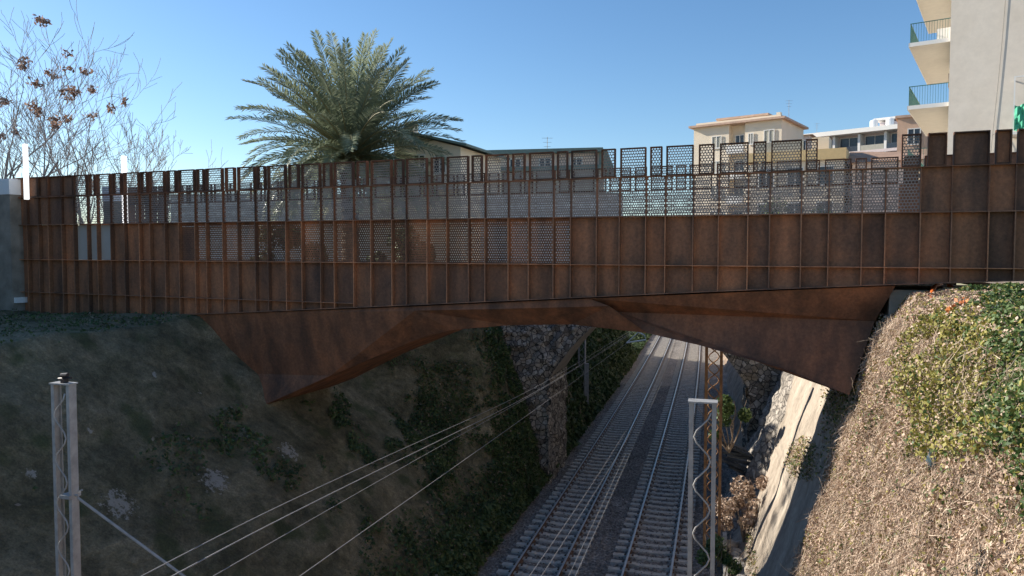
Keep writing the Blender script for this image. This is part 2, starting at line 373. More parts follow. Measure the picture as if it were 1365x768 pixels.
# loose ballast stones
n = 26000
t = rng.uniform(17, 60, n) ; t = 17 + (t - 17) ** 1.0; q = rng.uniform(-7.9, 1.2, n)
pts = np.array([tuple(QT(a, b, -10.48)) for a, b in zip(q, t)]) + np.stack([np.zeros(n), np.zeros(n), rng.uniform(-.01, .03, n)], 1)
base = np.array([[1, 0, 0], [0, 1, 0], [-1, 0, 0], [0, -1, 0], [0, 0, 1.0]])
sc = rng.uniform(0.025, 0.06, n)[:, None, None]; ang = rng.uniform(0, 6.28, n)
rot = np.zeros((n, 3, 3)); rot[:, 0, 0] = np.cos(ang); rot[:, 0, 1] = -np.sin(ang); rot[:, 1, 0] = np.sin(ang); rot[:, 1, 1] = np.cos(ang); rot[:, 2, 2] = rng.uniform(.5, 1.0, n)
vv = np.einsum('nij,kj->nki', rot, base) * sc + pts[:, None, :]
tri = np.array([[0, 1, 4], [1, 2, 4], [2, 3, 4], [3, 0, 4]])
ff = (np.arange(n)[:, None, None] * 5 + tri[None]).reshape(-1, 3)
M['gravel'] = foliage('ballast_stones', [(0, (0.09, 0.08, 0.072)), (0.6, (0.20, 0.18, 0.162)), (1, (0.36, 0.33, 0.30))], 0.95, 0)
tag(np_mesh('ballast_gravel', vv.reshape(-1, 3), ff, M['gravel'], tint=np.repeat(rng.random(n), 4)), 'grey crushed stone ballast lying between the rails', 'gravel', kind='stuff')

# ------------------------------------------------------------------ footbridge
RIBS = [23, 37, 52, 65, 83, 99, 117, 130, 148, 166, 186, 200, 220, 238.5, 260, 275, 297, 317, 340, 357, 381, 402, 427, 445, 471, 494, 522, 541, 569, 595, 624, 646, 677, 704, 737, 760, 794.5, 825, 860, 886, 923, 957, 996, 1025, 1067, 1103.5, 1148, 1179, 1225.5, 1267, 1316.5, 1352, 1398, 1438, 1490, 1528, 1584, 1632, 1692]
S = [on_plane(x, 350)[0] for x in RIBS]
def line_fit(a, b):
    (s0, z0), (s1, z1) = on_plane(*a), on_plane(*b)
    return lambda s: z0 + (z1 - z0) * (s - s0) / (s1 - s0)
zTop = line_fit((25, 237), (1365, 171)); z1 = line_fit((25, 264), (1300, 220)); z2 = line_fit((25, 300), (1220, 283)); z3 = line_fit((25, 346), (1220, 357)); z4 = line_fit((25, 389), (450, 404))
bot_pts = [on_plane(*p) for p in ((23, 418), (145, 421), (262, 419), (550, 406.5), (760, 397), (960, 388), (1195, 379), (1365, 374), (1500, 372), (1700, 369))]
def zB(s):
    for (a, b) in zip(bot_pts[:-1], bot_pts[1:]):
        if s <= b[0]: return a[1] + (b[1] - a[1]) * (s - a[0]) / (b[0] - a[0])
    return bot_pts[-1][1]
FD, W = 0.16, 4.2                                       # rib depth, deck width
bridge = thing('footbridge', B(0, 2, -2.0), 'rust brown corten steel footbridge with ribbed sides and perforated screens spanning the cutting', 'bridge')
NB = len(S) - 1
Z = Vector((0, 0, 1))
def perforated(mb, s0, s1, za, zb, d, cell=0.066, hole=0.36, m=0, slope=(0, 0)):
    """staggered round holes cut through a sheet; za, zb the lower and upper edge"""
    nx = max(2, round((s1 - s0) / cell)); ny = max(2, round((zb - za) / cell))
    cx, cz = (s1 - s0) / nx, (zb - za) / ny
    rr = hole * min(cx, cz)
    ang = [math.radians(a) for a in (225, 270, 315, 0, 45, 90, 135, 180)]
    sq = [(-.5, -.5), (0, -.5), (.5, -.5), (.5, 0), (.5, .5), (0, .5), (-.5, .5), (-.5, 0)]
    for j in range(ny):
        zc = za + (j + .5) * cz; off = 0.5 if j % 2 else 0.0
        if off:
            for (a, b) in ((s0, s0 + cx / 2), (s1 - cx / 2, s1)):
                mb.face([B(a, d, zc - cz / 2), B(b, d, zc - cz / 2), B(b, d, zc + cz / 2), B(a, d, zc + cz / 2)], m)
        for i in range(nx - (1 if off else 0)):
            sc_ = s0 + (i + .5 + off) * cx
            n0 = len(mb.v)
            for (x, y) in sq: mb.v.append(tuple(B(sc_ + x * cx, d, zc + y * cz)))
            for a in ang: mb.v.append(tuple(B(sc_ + rr * math.cos(a), d, zc + rr * math.sin(a))))
            for k in range(8):
                k2 = (k + 1) % 8
                mb.f.append((n0 + k, n0 + k2, n0 + 8 + k2, n0 + 8 + k)); mb.m.append(m)
def bar(mb, s, d, zlo, zhi, w=0.022, dep=FD, m=0):
    mb.boxv(B(s - w / 2, d, zlo), BU * w, BN * dep, Z * (zhi - zlo), m)
def frame(mb, s0, s1, za, zb, d, dep, w=0.03):
    bar(mb, s0 + w / 2, d, za, zb, w, dep); bar(mb, s1 - w / 2, d, za, zb, w, dep)
    for z in (za, zb - w): mb.boxv(B(s0 + w, d + .003, z), BU * (s1 - s0 - 2 * w), BN * (dep - .006), Z * w)
def far_px(s, z=1.5):
    p = B(s, W, z); return 682.5 + F * p.x / p.y
for i in range(NB):
    s0, s1 = S[i], S[i + 1]; x0, x1 = RIBS[i], RIBS[i + 1]; sm = (s0 + s1) / 2
    g = 0.011
    # ---- near side: solid plates of the girder
    lo0, lo1 = zB(s0) + .005, zB(s1) - .0
    perfC = 222 < x0 < 755; pale = 98 < x0 < 140
    topz = z3 if (perfC or pale) else z2
    mb = MB()
    a, b, c, d_ = B(s0 + g, FD, lo0), B(s1 - g, FD, lo1), B(s1 - g, FD, topz(s1) - .012), B(s0 + g, FD, topz(s0) - .012)
    mb.face([a, b, c, d_]); off = BN * 0.012; mb.face([d_ + off, c + off, b + off, a + off])
    mb.build('side_plate', M['corten'], bridge)
    if perfC:
        mb = MB(); perforated(mb, s0 + g, s1 - g, z3(sm) + .012, z2(sm) - .012, FD, 0.068, 0.27); mb.build('perforated_plate', M['corten'], bridge)
    if pale:
        mb = MB(); mb.boxv(B(s0 + g, FD, z3(sm) + .015), BU * (s1 - s0 - 2 * g), BN * 0.02, Z * (z2(sm) - z3(sm) - .04))
        o = mb.build('infill_plate', M['palepanel'], bridge); o['label'] = 'pale grey infill plate'
    # ---- near side: screen above the parapet, one unit per bay
    inset = (i % 2 == 0)                                # alternate bays carry a narrower top panel
    solid = x0 < 98 or x0 > 1220
    w = s1 - s0; ia, ib = (s0 + 0.2 * w, s1 - 0.2 * w) if (inset and x0 > 98) else (s0 + g, s1 - g)
    mb = MB(); fr = MB()
    if solid:
        mb.boxv(B(s0 + g, FD * .7, z2(sm) + .012), BU * (w - 2 * g), BN * .012, Z * (z1(sm) - z2(sm) - .024))
        mb.boxv(B(ia, FD * .7, z1(sm) + .012), BU * (ib - ia), BN * .012, Z * (zTop(sm) - z1(sm) - .02))
        o = mb.build('solid_panel', M['corten'], bridge)
    else:
        perforated(mb, s0 + g, s1 - g, z2(sm) + .012, z1(sm) - .012, FD * .6, 0.068, 0.43)
        if 1060 < x0 < 1100: ia, ib = on_plane(1074, 205)[0], on_plane(1090, 205)[0]
        if 1170 < x0 < 1200: ia, ib = on_plane(1202, 205)[0], s1 - g
        open_top = 1100 < x0 < 1170
        if not open_top: perforated(mb, ia, ib, z1(sm) + .012, zTop(sm) - .01, FD * .6, 0.068, 0.43)
        o = mb.build('screen_panel', M['mesh'], bridge)
    frame(fr, ia, ib, z1(sm) + .013, zTop(sm), 0.012, FD - .03, 0.028 if x0 > 500 else 0.032)
    if solid or not 1100 < x0 < 1170:
        f_ = fr.build('panel_frame', M['corten_dark'], bridge); f_.parent = o
    # ---- far side
    ia, ib = (s0 + 0.2 * w, s1 - 0.2 * w) if inset else (s0 + g, s1 - g)
    fx = far_px(sm)
    fsol = fx < 90 or 150 < fx < 224 or fx > 1195
    mb = MB()
    dd = W
    if fsol:
        mb.boxv(B(s0 + g, dd, z2(sm) - .2), BU * (w - 2 * g), BN * .012, Z * (z1(sm) - z2(sm) + .19))
        mb.boxv(B(ia, dd, z1(sm) + .012), BU * (ib - ia), BN * .012, Z * (zTop(sm) - z1(sm) - .02))
        o = mb.build('solid_panel', M['corten'], bridge)
    else:
        perforated(mb, s0 + g, s1 - g, z2(sm) + .012, z1(sm) - .012, dd, 0.068, 0.43)
        perforated(mb, ia, ib, z1(sm) + .012, zTop(sm) - .01, dd, 0.068, 0.42)
        o = mb.build('screen_panel', M['mesh'], bridge)
    fr = MB(); frame(fr, ia, ib, z1(sm) + .013, zTop(sm), dd - .05, 0.1, 0.03)
    f_ = fr.build('panel_frame', M['corten_dark'], bridge); f_.parent = o
for i, s in enumerate(S):
    lo = zB(s) + .012; hi = z1(s)
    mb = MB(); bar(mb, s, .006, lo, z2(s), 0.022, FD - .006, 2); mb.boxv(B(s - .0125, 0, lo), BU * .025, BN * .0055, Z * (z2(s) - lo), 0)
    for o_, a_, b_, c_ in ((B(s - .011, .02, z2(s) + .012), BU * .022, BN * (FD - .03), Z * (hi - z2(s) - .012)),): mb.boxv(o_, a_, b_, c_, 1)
    mb.build('rib', [M['corten_edge'], M['corten_dark'] if RIBS[i] < 700 else M['corten'], M['corten_side_shade']], bridge)  # dark steel paints shade onto the upper part of the left ribs
# horizontal stringers
def stringer(zf, sa, sb, d0, dep, th, name='stringer', mat='corten_edge', n=40):
    mb = MB(); prev = None
    for k in range(n + 1):
        s = sa + (sb - sa) * k / n; z = zf(s); q = [B(s, d0, z - th / 2), B(s, d0 + dep, z - th / 2), B(s, d0 + dep, z + th / 2), B(s, d0, z + th / 2)]
        if prev:
            for a in range(4): mb.face([prev[a], q[a], q[(a + 1) % 4], prev[(a + 1) % 4]][::-1])
        else: mb.face(q)
        prev = q
    mb.face(prev[::-1]); return mb.build(name, M[mat], bridge)
sL, sR = S[0], S[-1]
stringer(z1, sL, sR, -0.004, FD + .01, 0.018, 'stringer', 'corten')
stringer(z2, sL, sR, -0.006, FD + .012, 0.022)
stringer(z3, sL, sR, -0.008, FD + .012, 0.020)
stringer(z4, sL, on_plane(470, 404)[0], -0.005, FD + .01, 0.020)
stringer(lambda s: zB(s), sL, sR, -0.010, FD + .25, 0.022, 'bottom_flange')
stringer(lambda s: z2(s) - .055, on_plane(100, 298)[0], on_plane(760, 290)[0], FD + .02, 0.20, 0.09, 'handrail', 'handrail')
stringer(z1, sL, sR, W - .02, .06, .03); stringer(z2, sL, sR, W - .02, .06, .03)
# far girder, deck and closing ends
mb = MB(); n = 40
for k in range(n):
    a, b = sL + (sR - sL) * k / n, sL + (sR - sL) * (k + 1) / n
    fz = z3 if S[6] < a < S[35] else z2
    mb.face([B(a, W, zB(a)), B(a, W, fz(a)), B(b, W, fz(b)), B(b, W, zB(b))])
mb.build('far_girder', M['corten'], bridge)
mb = MB()
for k in range(n):
    a, b = sL + (sR - sL) * k / n, sL + (sR - sL) * (k + 1) / n
    mb.face([B(a, FD + .3, z3(a) - .05), B(b, FD + .3, z3(b) - .05), B(b, W - .02, z3(b) - .05), B(a, W - .02, z3(a) - .05)])
    mb.face([B(a, FD + .02, zB(a) + .02), B(a, W - .02, zB(a) + .02), B(b, W - .02, zB(b) + .02), B(b, FD + .02, zB(b) + .02)])
mb.build('deck', M['concrete'], bridge)
mb = MB(); sa_ = on_plane(1188, 385)[0]; mb.boxv(B(sa_, .32, -4.0), BU * 9, BN * 3.7, Z * 3.2); mb.build('abutment', M['concrete'], bridge)  # block added so the wedge under the girder shows a shaded front
# faceted arch underneath
pt = {}
def ap(k, px, py, d): pt[k] = (*on_plane(px, py, d), d)
for k, px, py, d in (('t0', 262, 420, .10), ('t1', 553, 408.5, .10), ('t2', 785, 398, .10), ('t4', 1194, 381, .10), ('r1', 322, 498, .62), ('r2', 440, 501, .62), ('A', 345, 543, .15),
                     ('c1', 396, 525, .62), ('c2', 475, 487, 1.0), ('e1', 545, 457, .75), ('e2', 566, 449, .62), ('e3', 603, 440, .5), ('e4', 680, 433.5, .7), ('e5', 762, 432.5, .8), ('e6', 862, 444, .22), ('e7', 935, 461, .10), ('e8', 1040, 491, .05), ('e9', 1132, 527, .02),
                     ('g1', 553, 414, .06), ('g2', 680, 411.5, .06), ('g3', 812, 408, .1), ('q0', 825, 416, .75), ('q1', 1166, 428, .62)): ap(k, px, py, d)
faces = [('t0', 'r1', 'r2'), ('t0', 'r2', 'g1'), ('t0', 'g1', 't1'), ('g1', 'r2', 'e1'), ('g1', 'e1', 'e2'), ('r1', 'A', 'r2'), ('A', 'c1', 'r2'), ('r2', 'c1', 'c2'), ('r2', 'c2', 'e1'), ('g1', 'e2', 'e3'), ('t1', 'g1', 'g2'), ('t1', 'g2', 't2'), ('t2', 'g2', 'g3'),
         ('g1', 'e3', 'e4'), ('g1', 'e4', 'g2'), ('g2', 'e4', 'e5'), ('g2', 'e5', 'g3'), ('g3', 'e5', 'e6'), ('g3', 'e6', 'q0'), ('t2', 'g3', 'q0'), ('t2', 'q0', 'q1'), ('t2', 'q1', 't4'), ('q0', 'e6', 'e7'), ('q0', 'e7', 'e8'), ('q0', 'e8', 'e9'), ('q0', 'e9', 'q1')]
mb = MB()
for f in faces: mb.face([B(*(pt[k][0], pt[k][2], pt[k][1])) for k in f])
loop = ['t0', 't1', 't2', 't4', 'q1', 'e9', 'e8', 'e7', 'e6', 'e5', 'e4', 'e3', 'e2', 'e1', 'c2', 'c1', 'A', 'r1']
fr_ = [B(pt[k][0], pt[k][2], pt[k][1]) for k in loop]; bk = [B(pt[k][0], W - .3, pt[k][1]) for k in loop]
for i in range(len(loop)):
    j = (i + 1) % len(loop); mb.face([fr_[i], bk[i], bk[j], fr_[j]][::-1])
mb.face(bk)
mb.build('arch_beam', M['corten_arch'], bridge)
# white light rods on the bridge and the abutment pillars
def rod(px, ytop, ybot, d, w):
    (s, zt), (_, zb_) = on_plane(px, ytop, d), on_plane(px, ybot, d)
    mb = MB(); mb.boxv(B(s - w / 2, d - w / 2, zb_), BU * w, BN * w, Z * (zt - zb_)); mb.build('light_rod', M['lamp'], bridge)
rod(33.5, 192, 266, -0.07, 0.12)
rod(165, 208, 300, 0.6, 0.13)
def pillar(pxr, ytop, ycap, d, w, label, zbase=-2.2):
    s, zt = on_plane(pxr, ytop, d); _, zc = on_plane(pxr, ycap, d)
    p = thing('abutment_pillar', B(s - w / 2, d + w / 2, zbase), label, 'pillar')
    mb = MB(); mb.boxv(B(s - w, d, zbase), BU * w, BN * w, Z * (zc - zbase)); mb.build('shaft', M['concrete'], p)
    mb = MB(); mb.boxv(B(s - w - .02, d - .02, zc), BU * (w + .04), BN * (w + .04), Z * (zt - zc)); mb.build('cap', M['white'], p)
pillar(12, 238, 259, -0.3, 1.0, 'grey concrete pillar with white cap left of the corten bridge')
pillar(148, 249, 268, 1.6, 0.42, 'slim pale pillar with white cap standing behind the bridge screen')
s, z = on_plane(12, 404, -0.3)
mb = MB(); mb.boxv(B(s, -.25, z), BU * .32, BN * .5, Z * .2); tag(mb.build('kerb_block', M['white']), 'small white kerb block between concrete pillar and bridge end', 'kerb')

# ------------------------------------------------------------------ old stone arch bridge behind
M['stone'] = stone('rubble_stone', (0.16, 0.14, 0.12), (0.46, 0.42, 0.36), (0.05, 0.048, 0.045), 5.0)
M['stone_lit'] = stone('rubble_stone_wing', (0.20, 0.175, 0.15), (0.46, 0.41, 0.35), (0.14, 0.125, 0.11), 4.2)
M['plaster'] = noisy('arch_plaster', [(0.3, (0.20, 0.18, 0.15)), (0.7, (0.36, 0.33, 0.28))], 3, 0.9, 0.4, 0.03)
TS = 32.6; QA, QB = -7.35, 1.25
def arch_z(q):
    x = (q - QA) / (QB - QA); return -5.6 + 3.4 * (1 - (2 * x - 1) ** 2)
sb = thing('stone_bridge', QT(-7, TS, -10.4), 'old rubble stone arch bridge standing behind the corten footbridge', 'bridge')
qs = frange(-18, QA, 84) + frange(QA + .001, QB - .001, 70) + frange(QB, 9, 62)
verts = []; rows = 80
for q in qs:
    lo = arch_z(q) if QA < q < QB else -10.7
    for k in range(rows + 1):
        z = lo + (-0.75 - lo) * k / rows
        p = QT(q, TS, z)
        cell = noise.cell(Vector((q * 2.6 + .6 * math.floor(z * 3.5), z * 3.5, 1.0)))
        p = p + TH * (-0.10 * cell - 0.10 * noise.noise(p * 3.0))
        verts.append(tuple(p))
idx = np.arange(len(verts)).reshape(len(qs), rows + 1)
quads = np.stack([idx[:-1, :-1], idx[1:, :-1], idx[1:, 1:], idx[:-1, 1:]], axis=-1)
keep = np.ones((len(qs) - 1, rows), bool); keep[83] = False; keep[83 + 70] = False
np_mesh('spandrel_wall', np.array(verts), quads[keep], M['stone'], sb)
mb = MB(); qq = frange(QA, QB, 50); prof = [(q, arch_z(q)) for q in qq]
for (a, b) in zip(prof[:-1], prof[1:]): mb.face([QT(a[0], TS - .04, a[1]), QT(a[0], TS + 4, a[1]), QT(b[0], TS + 4, b[1]), QT(b[0], TS - .04, b[1])])
mb.build('arch_soffit', M['plaster'], sb)
for q_, sg in ((QA, 1), (QB, -1)):
    vv_ = []; a_n, b_n = 30, 40
    for i in range(a_n):
        for j in range(b_n):
            p = QT(q_, TS - .12 + 4.1 * i / (a_n - 1), -10.7 + 5.1 * j / (b_n - 1)); c_ = noise.cell(Vector((i * .55 + .5 * (j // 3 % 2), j // 3, 4)))
            vv_.append(tuple(p + QH * sg * (.09 * c_ + .08 * noise.noise(p * 2.5))))
    ix = np.arange(a_n * b_n).reshape(a_n, b_n)
    np_mesh('pier_face', np.array(vv_), np.stack([ix[:-1, :-1], ix[:-1, 1:], ix[1:, 1:], ix[1:, :-1]], -1).reshape(-1, 4), M['stone'], sb)
mb = MB(); mb.boxv(QT(-18, TS - .08, -.78), QH * 27, TH * 4.3, Z * .3); mb.build('coping', M['plaster'], sb)
mb = MB(); mb.face([QT(-18, TS + 4, -10.7), QT(QA, TS + 4, -10.7), QT(QA, TS + 4, -.8), QT(-18, TS + 4, -.8)]); mb.face([QT(QB, TS + 4, -10.7), QT(9, TS + 4, -10.7), QT(9, TS + 4, -.8), QT(QB, TS + 4, -.8)])
mb.build('rear_wall', M['stone'], sb)
# wing wall of rubble between the arch and the concrete slope
verts = []; us, vs = frange(0, 1, 60), frange(0, 1, 80)
for u in us:
    for v in vs:
        q = 0.45 + 4.1 * v; t = 28.9 + (TS - 28.9) * u - 0.4; z = -10.5 + 9.7 * v
        e_ = min(1, u / .25); qr_ = np.interp(z, [a[1] for a in RV[:5]], [a[0] for a in RV[:5]]) + .12; p = QT((q - .25) * e_ + qr_ * (1 - e_), t, z); cell = noise.cell(Vector((t * 2.2, z * 2.6, 2)))
        p = p + QH * (-0.09 * cell - .14 * noise.noise(p * 1.6)); verts.append(tuple(p))
idx = np.arange(len(verts)).reshape(len(us), len(vs))
tag(np_mesh('wing_wall', np.array(verts), np.stack([idx[:-1, :-1], idx[:-1, 1:], idx[1:, 1:], idx[1:, :-1]], -1).reshape(-1, 4), M['stone_lit']), 'sunlit rough rubble stone wing wall beside the concrete slope', 'wall')

# ------------------------------------------------------------------ catenary masts and wires
def mast(q, t, ztop, zbot, w, dep, mat, label, zig=0.55, extras=True):
    m = thing('catenary_mast', QT(q, t, zbot), label, 'mast', 'lattice catenary masts')
    for sg in (-1, 1):
        mb = MB(); x = q + sg * (w / 2)
        th = 0.012; fl = w * .17
        mb.boxv(QT(x - th / 2, t - dep / 2, zbot), QH * th, TH * dep, Z * (ztop - zbot))
        for tt in (t - dep / 2 - th, t + dep / 2): 
            a = x - th / 2 if sg < 0 else x + th / 2 - fl
            mb.boxv(QT(a, tt, zbot), QH * fl, TH * th, Z * (ztop - zbot))
        mb.build('leg', M[mat], m)
    for tt, ph in ((t - dep / 2 - .02, 1), (t + dep / 2 + .02, -1)) if mat == 'rustpost' else ((t - dep / 2 - .02, 1),):
        mb = MB(); r = 0.013 * w / .34
        amp = w / 2 - fl * 1.1
        nn = int((ztop - zbot) / (zig / 8))
        pts = [QT(q + ph * amp * math.cos(2 * math.pi * i / 8), tt, ztop - .12 - zig * i / 8) for i in range(nn)]
        mb.tube(pts, r, 5); mb.build('lacing_bar', M[mat], m, True)
    mb = MB(); mb.boxv(QT(q - w / 2 - .02, t - dep / 2 - .03, ztop), QH * (w + .04), TH * (dep + .06), Z * .02); mb.build('cap_plate', M[mat], m)
    return m
def at_q(px, q):                                   # depth along the track where a pixel column meets a line of constant q
    k = (px - 682.5) / F; return (q * (QH.x - k * QH.y)) / (k * TH.y - TH.x) if abs(k * TH.y - TH.x) > 1e-4 else 10
# left mast
Yl = 10.2; p = P(84.5, 512, Yl); ql, tl = p.dot(QH), p.dot(TH)
ml = mast(ql, tl, p.z, -10.6, 0.30, 0.10, 'galv', 'grey lattice catenary mast in front of the dark shaded bank', 0.62)
mb = MB(); c = QT(ql + .02, tl, p.z + .02); mb.tube([c, c + Z * .05], .05, 8); mb.tube([c + Z * .05 - QH * .1, c + Z * .07 + QH * .12], .018, 6); mb.tube([c + Z * .1 - QH * .05, c + Z * .11 + QH * .06], .03, 8); mb.build('insulator', M['dark'], ml)
pa = P(88, 659, Yl); mb = MB(); mb.tube([pa - QH * .06, pa + QH * .22], .018, 6); mb.boxv(pa + QH * .0 - TH * .1 - Z * .03, QH * .16, TH * .2, Z * .05)
a0 = P(104, 664, Yl); a1 = P(245, 768, Yl); a1 = a0 + (a1 - a0) * 1.35
mb.tube([a0, a1], .019, 6); mb.tube([P(98, 658, Yl), P(110, 653, Yl)], .012, 6)
mb.build('bracket_arm', M['galv'], ml)
# right mast, near
Yr = 9.6; p = P(937, 536, Yr); qr, tr = p.dot(QH), p.dot(TH)
mast(qr, tr, p.z, -10.6, 0.335, 0.15, 'galv', 'nearest light grey lattice catenary mast, between the tracks and the sunlit slope', 0.64)
p = P(952, 455, 24.5); mast(p.dot(QH), p.dot(TH), p.z, -10.6, 0.56, 0.2, 'rustpost', 'rust brown lattice mast standing under the arch behind the grey mast', 0.8)
# far mast with cantilever beyond the stone arch
Yf = 46.0; p = P(776, 425, Yf); qf, tf = p.dot(QH), p.dot(TH)
mf = mast(qf - qo(tf), tf, p.z, -10.6, 0.45, 0.2, 'galv', 'distant dark lattice mast seen through the stone arch', 0.8)
mb = MB(); mb.tube([P(778, 431, Yf), P(818, 437, Yf), P(842, 438, Yf), P(859, 447, Yf), P(861, 453, Yf), P(835, 457, Yf)], .045, 6); mb.tube([P(835, 457, Yf), P(853, 441, Yf)], .03, 6); mb.build('bracket_arm', M['white'], mf)
mb = MB(); b0 = P(782, 512, Yf); mb.box(b0 - Z * 1.3, .25, .25, 2.6, 0); mb.build('equipment_box', M['galv'], mf)
def wire(pts, r, label, name='overhead_wire'):
    mb = MB(); mb.tube(pts, r, 5); tag(mb.build(name, M['wire'], None, True), label, 'wire', 'overhead line wires')
def spanpts(a, b, sag, n=24):
    return [a + (b - a) * (i / n) - Z * sag * 4 * (i / n) * (1 - i / n) for i in range(n + 1)]
qL, qR = -5.62, -2.12
def wpx(a, Ya, b, Yb): return P(*a, Ya), P(*b, Yb)
def line_px(p0, Y0, p1, Y1, ext0=0.0):
    a, b = P(*p0, Y0), P(*p1, Y1); return a + (a - b) * ext0, b
def smooth_px(pp, n=14):
    pts = [P(x, y, Y_) for x, y, Y_ in pp]; out = []
    for k in range(len(pts) - 1):
        p0, p1, p2, p3 = pts[max(0, k - 1)], pts[k], pts[k + 1], pts[min(len(pts) - 1, k + 2)]
        m1, m2 = (p2 - p0) * .5 if k else p2 - p1, (p3 - p1) * .5 if k < len(pts) - 2 else p2 - p1
        L_ = (p2 - p1).length; m1 = m1.normalized() * L_; m2 = m2.normalized() * L_
        for i_ in range(n + (k == len(pts) - 2)):
            u = i_ / n; out.append(p1 * (2 * u**3 - 3 * u**2 + 1) + m1 * (u**3 - 2 * u**2 + u) + p2 * (-2 * u**3 + 3 * u**2) + m2 * (u**3 - u**2))
    return out
wire(smooth_px(((-120, 930, 5.2), (380, 671, 11.5), (716, 515, 26), (845, 438, Yf))), .007, 'uppermost of the thin wires running past the shaded bank')
wire(smooth_px(((-60, 925, 5.4), (380, 689, 11.5), (718, 520, 26), (848, 439, Yf))), .010, 'thicker wire just under the uppermost wire along the shaded bank')
wire(smooth_px(((80, 890, 6.5), (300, 759, 9), (560, 610, 17.5), (719, 521, 26.5), (850, 440, Yf))), .006, 'third thin wire converging with the two above near the stone pier')
wire(smooth_px(((150, 945, 7.5), (400, 768, 11.3), (712, 547, 25.2), (836, 457, Yf))), .008, 'lowest contact wire held by the distant white bracket arm')
for dq, lab in ((-.05, 'left wire of the close pair above the right-hand rails'), (.05, 'right wire of the close pair above the right-hand rails')):
    wire([QT(qR + dq, t_, -4.95) for t_ in frange(3, 60, 30)], .0042, lab)
for dq, lab in ((-.07, 'left cable of the sagging pair crossing the rusty rail'), (.07, 'right cable of the sagging pair crossing the rusty rail')):
    wire(spanpts(QT(qR + dq, 1, -3.3), QT(qR + dq, 50, -3.3), 1.25), .004, lab)

# ------------------------------------------------------------------ vegetation on the banks
M['stem'] = noisy('dry_stems', [(0.3, (0.14, 0.10, 0.07)), (0.7, (0.32, 0.25, 0.18))], 5, 0.9, 0)
M['ivy'] = foliage('ivy_leaves', [(0, (0.022, 0.040, 0.012)), (0.5, (0.055, 0.095, 0.026)), (1, (0.125, 0.165, 0.05))])
M['dry'] = foliage('dry_vine_leaves', [(0, (0.13, 0.086, 0.06)), (0.3, (0.36, 0.25, 0.18)), (0.6, (0.54, 0.40, 0.30)), (1, (0.70, 0.56, 0.43))], 0.8, 0.1)
M['yellow'] = foliage('yellowing_leaves', [(0, (0.15, 0.14, 0.03)), (0.5, (0.30, 0.27, 0.06)), (1, (0.42, 0.37, 0.12))], 0.6, 0.2)
M['green'] = foliage('green_leaves', [(0, (0.03, 0.065, 0.018)), (0.5, (0.075, 0.13, 0.035)), (1, (0.16, 0.22, 0.07))], 0.55, 0.2)
def prof_interp(prof, v):
    d = [0]
    for a, b in zip(prof[:-1], prof[1:]): d.append(d[-1] + math.hypot(b[0] - a[0], b[1] - a[1]))
    x = v * d[-1]
    for k in range(len(prof) - 1):
        if x <= d[k + 1]:
            f = (x - d[k]) / (d[k + 1] - d[k] + 1e-9); a, b = prof[k], prof[k + 1]
            nl = d[k + 1] - d[k] + 1e-9
            g = 1 if b[0] >= a[0] else -1
            return a[0] + (b[0] - a[0]) * f, a[1] + (b[1] - a[1]) * f, -(b[1] - a[1]) / nl * g, (b[0] - a[0]) / nl * g
    return (*prof[-1], 0, 1)
def to_px(p):
    d = Vector((p[0], p[1] * math.cos(PITCH) - p[2] * math.sin(PITCH), p[1] * math.sin(PITCH) + p[2] * math.cos(PITCH)))
    return 682.5 + F * d.x / d.y, 384 - F * d.z / d.y
def grow(name, prof, t0, t1, n, dens, amp, freq, size, lift, mats, label, cat, pick, jitter=0.8, tfix=None, oct_=5):
    P_, N_, MI = [], [], []
    for _ in range(n):
        t = random.uniform(t0, t1)
        v = random.random(); q, z, nx, nz = prof_interp(prof(t) if callable(prof) else prof, v)
        if tfix: t = min(t, tfix(q, 999) - .02)
        p = QT(q, t, z)
        w = dens(p, q, t, z)
        if w <= 0 or random.random() > w: continue
        nn = QH * nx + Z * nz
        h = noise.fractal(p * freq, 1.0, 2.0, oct_) * amp
        lf = (lift(p) if callable(lift) else lift) * (0.3 + 1.2 * max(0, noise.noise(p * 0.9 + Vector((7, 3, 1))) + .35))
        P_.append(tuple(p + nn * (h + random.random() * lf))); N_.append(tuple(nn)); MI.append(pick(p, q, t, z))
    P_, N_ = np.array(P_), np.array(N_)
    v, f = leaf_quads(P_, N_, size, jitter, mul=[1.0 if m_ == 0 else 1.35 for m_ in MI] if len(mats) == 3 and name == 'vine_cover' else None)
    # clump tint plus leaf tint
    tint = np.array([0.5 + .7 * noise.noise(Vector(p) * 1.7) for p in P_]) * .62 + rng.random(len(P_)) * .5 - .06
    return tag(np_mesh(name, v, f, mats, midx=MI, tint=np.clip(tint, 0, 1)), label, cat, kind='stuff')
sm = lambda x, a, b: max(0.0, min(1.0, (x - a) / (b - a)))
# shaded bank: scattered ivy, thick towards the foot
def d_left(p, q, t, z):
    n1 = noise.fractal(p * 0.45, 1, 2, 4); n2 = noise.noise(p * 2.0); n3 = noise.noise(p * 5.0)
    x, y = to_px(p)
    foot = 1 - sm(z, -9.7, -8.4); far = sm(t, 15, 26)
    w = foot * (.5 + .5 * far) * (1 if n2 > -.3 else .3)
    w += .95 * sm(n1 + n2 * .3 + .25 * n3, .42 - .38 * far, .58 - .3 * far) * (.3 + .7 * sm(z, -3, -6)) * (.05 + .95 * sm(t, 14, 22))
    w += 1.0 * sm(t, 29.5, 30.5) * sm(n2, -.5, -.1)                      # ivy hanging beside the stone pier
    return min(1, w)
grow('ivy_cover', lambda t: lbank(t)[:6], 9, 32.5, 230000, d_left, 0.13, 0.6, 0.05, 0.2, [M['ivy'], M['stem']], 'dark green ivy and weeds creeping over the shaded bank', 'ivy', lambda p, q, t, z: 1 if random.random() < .05 else 0)
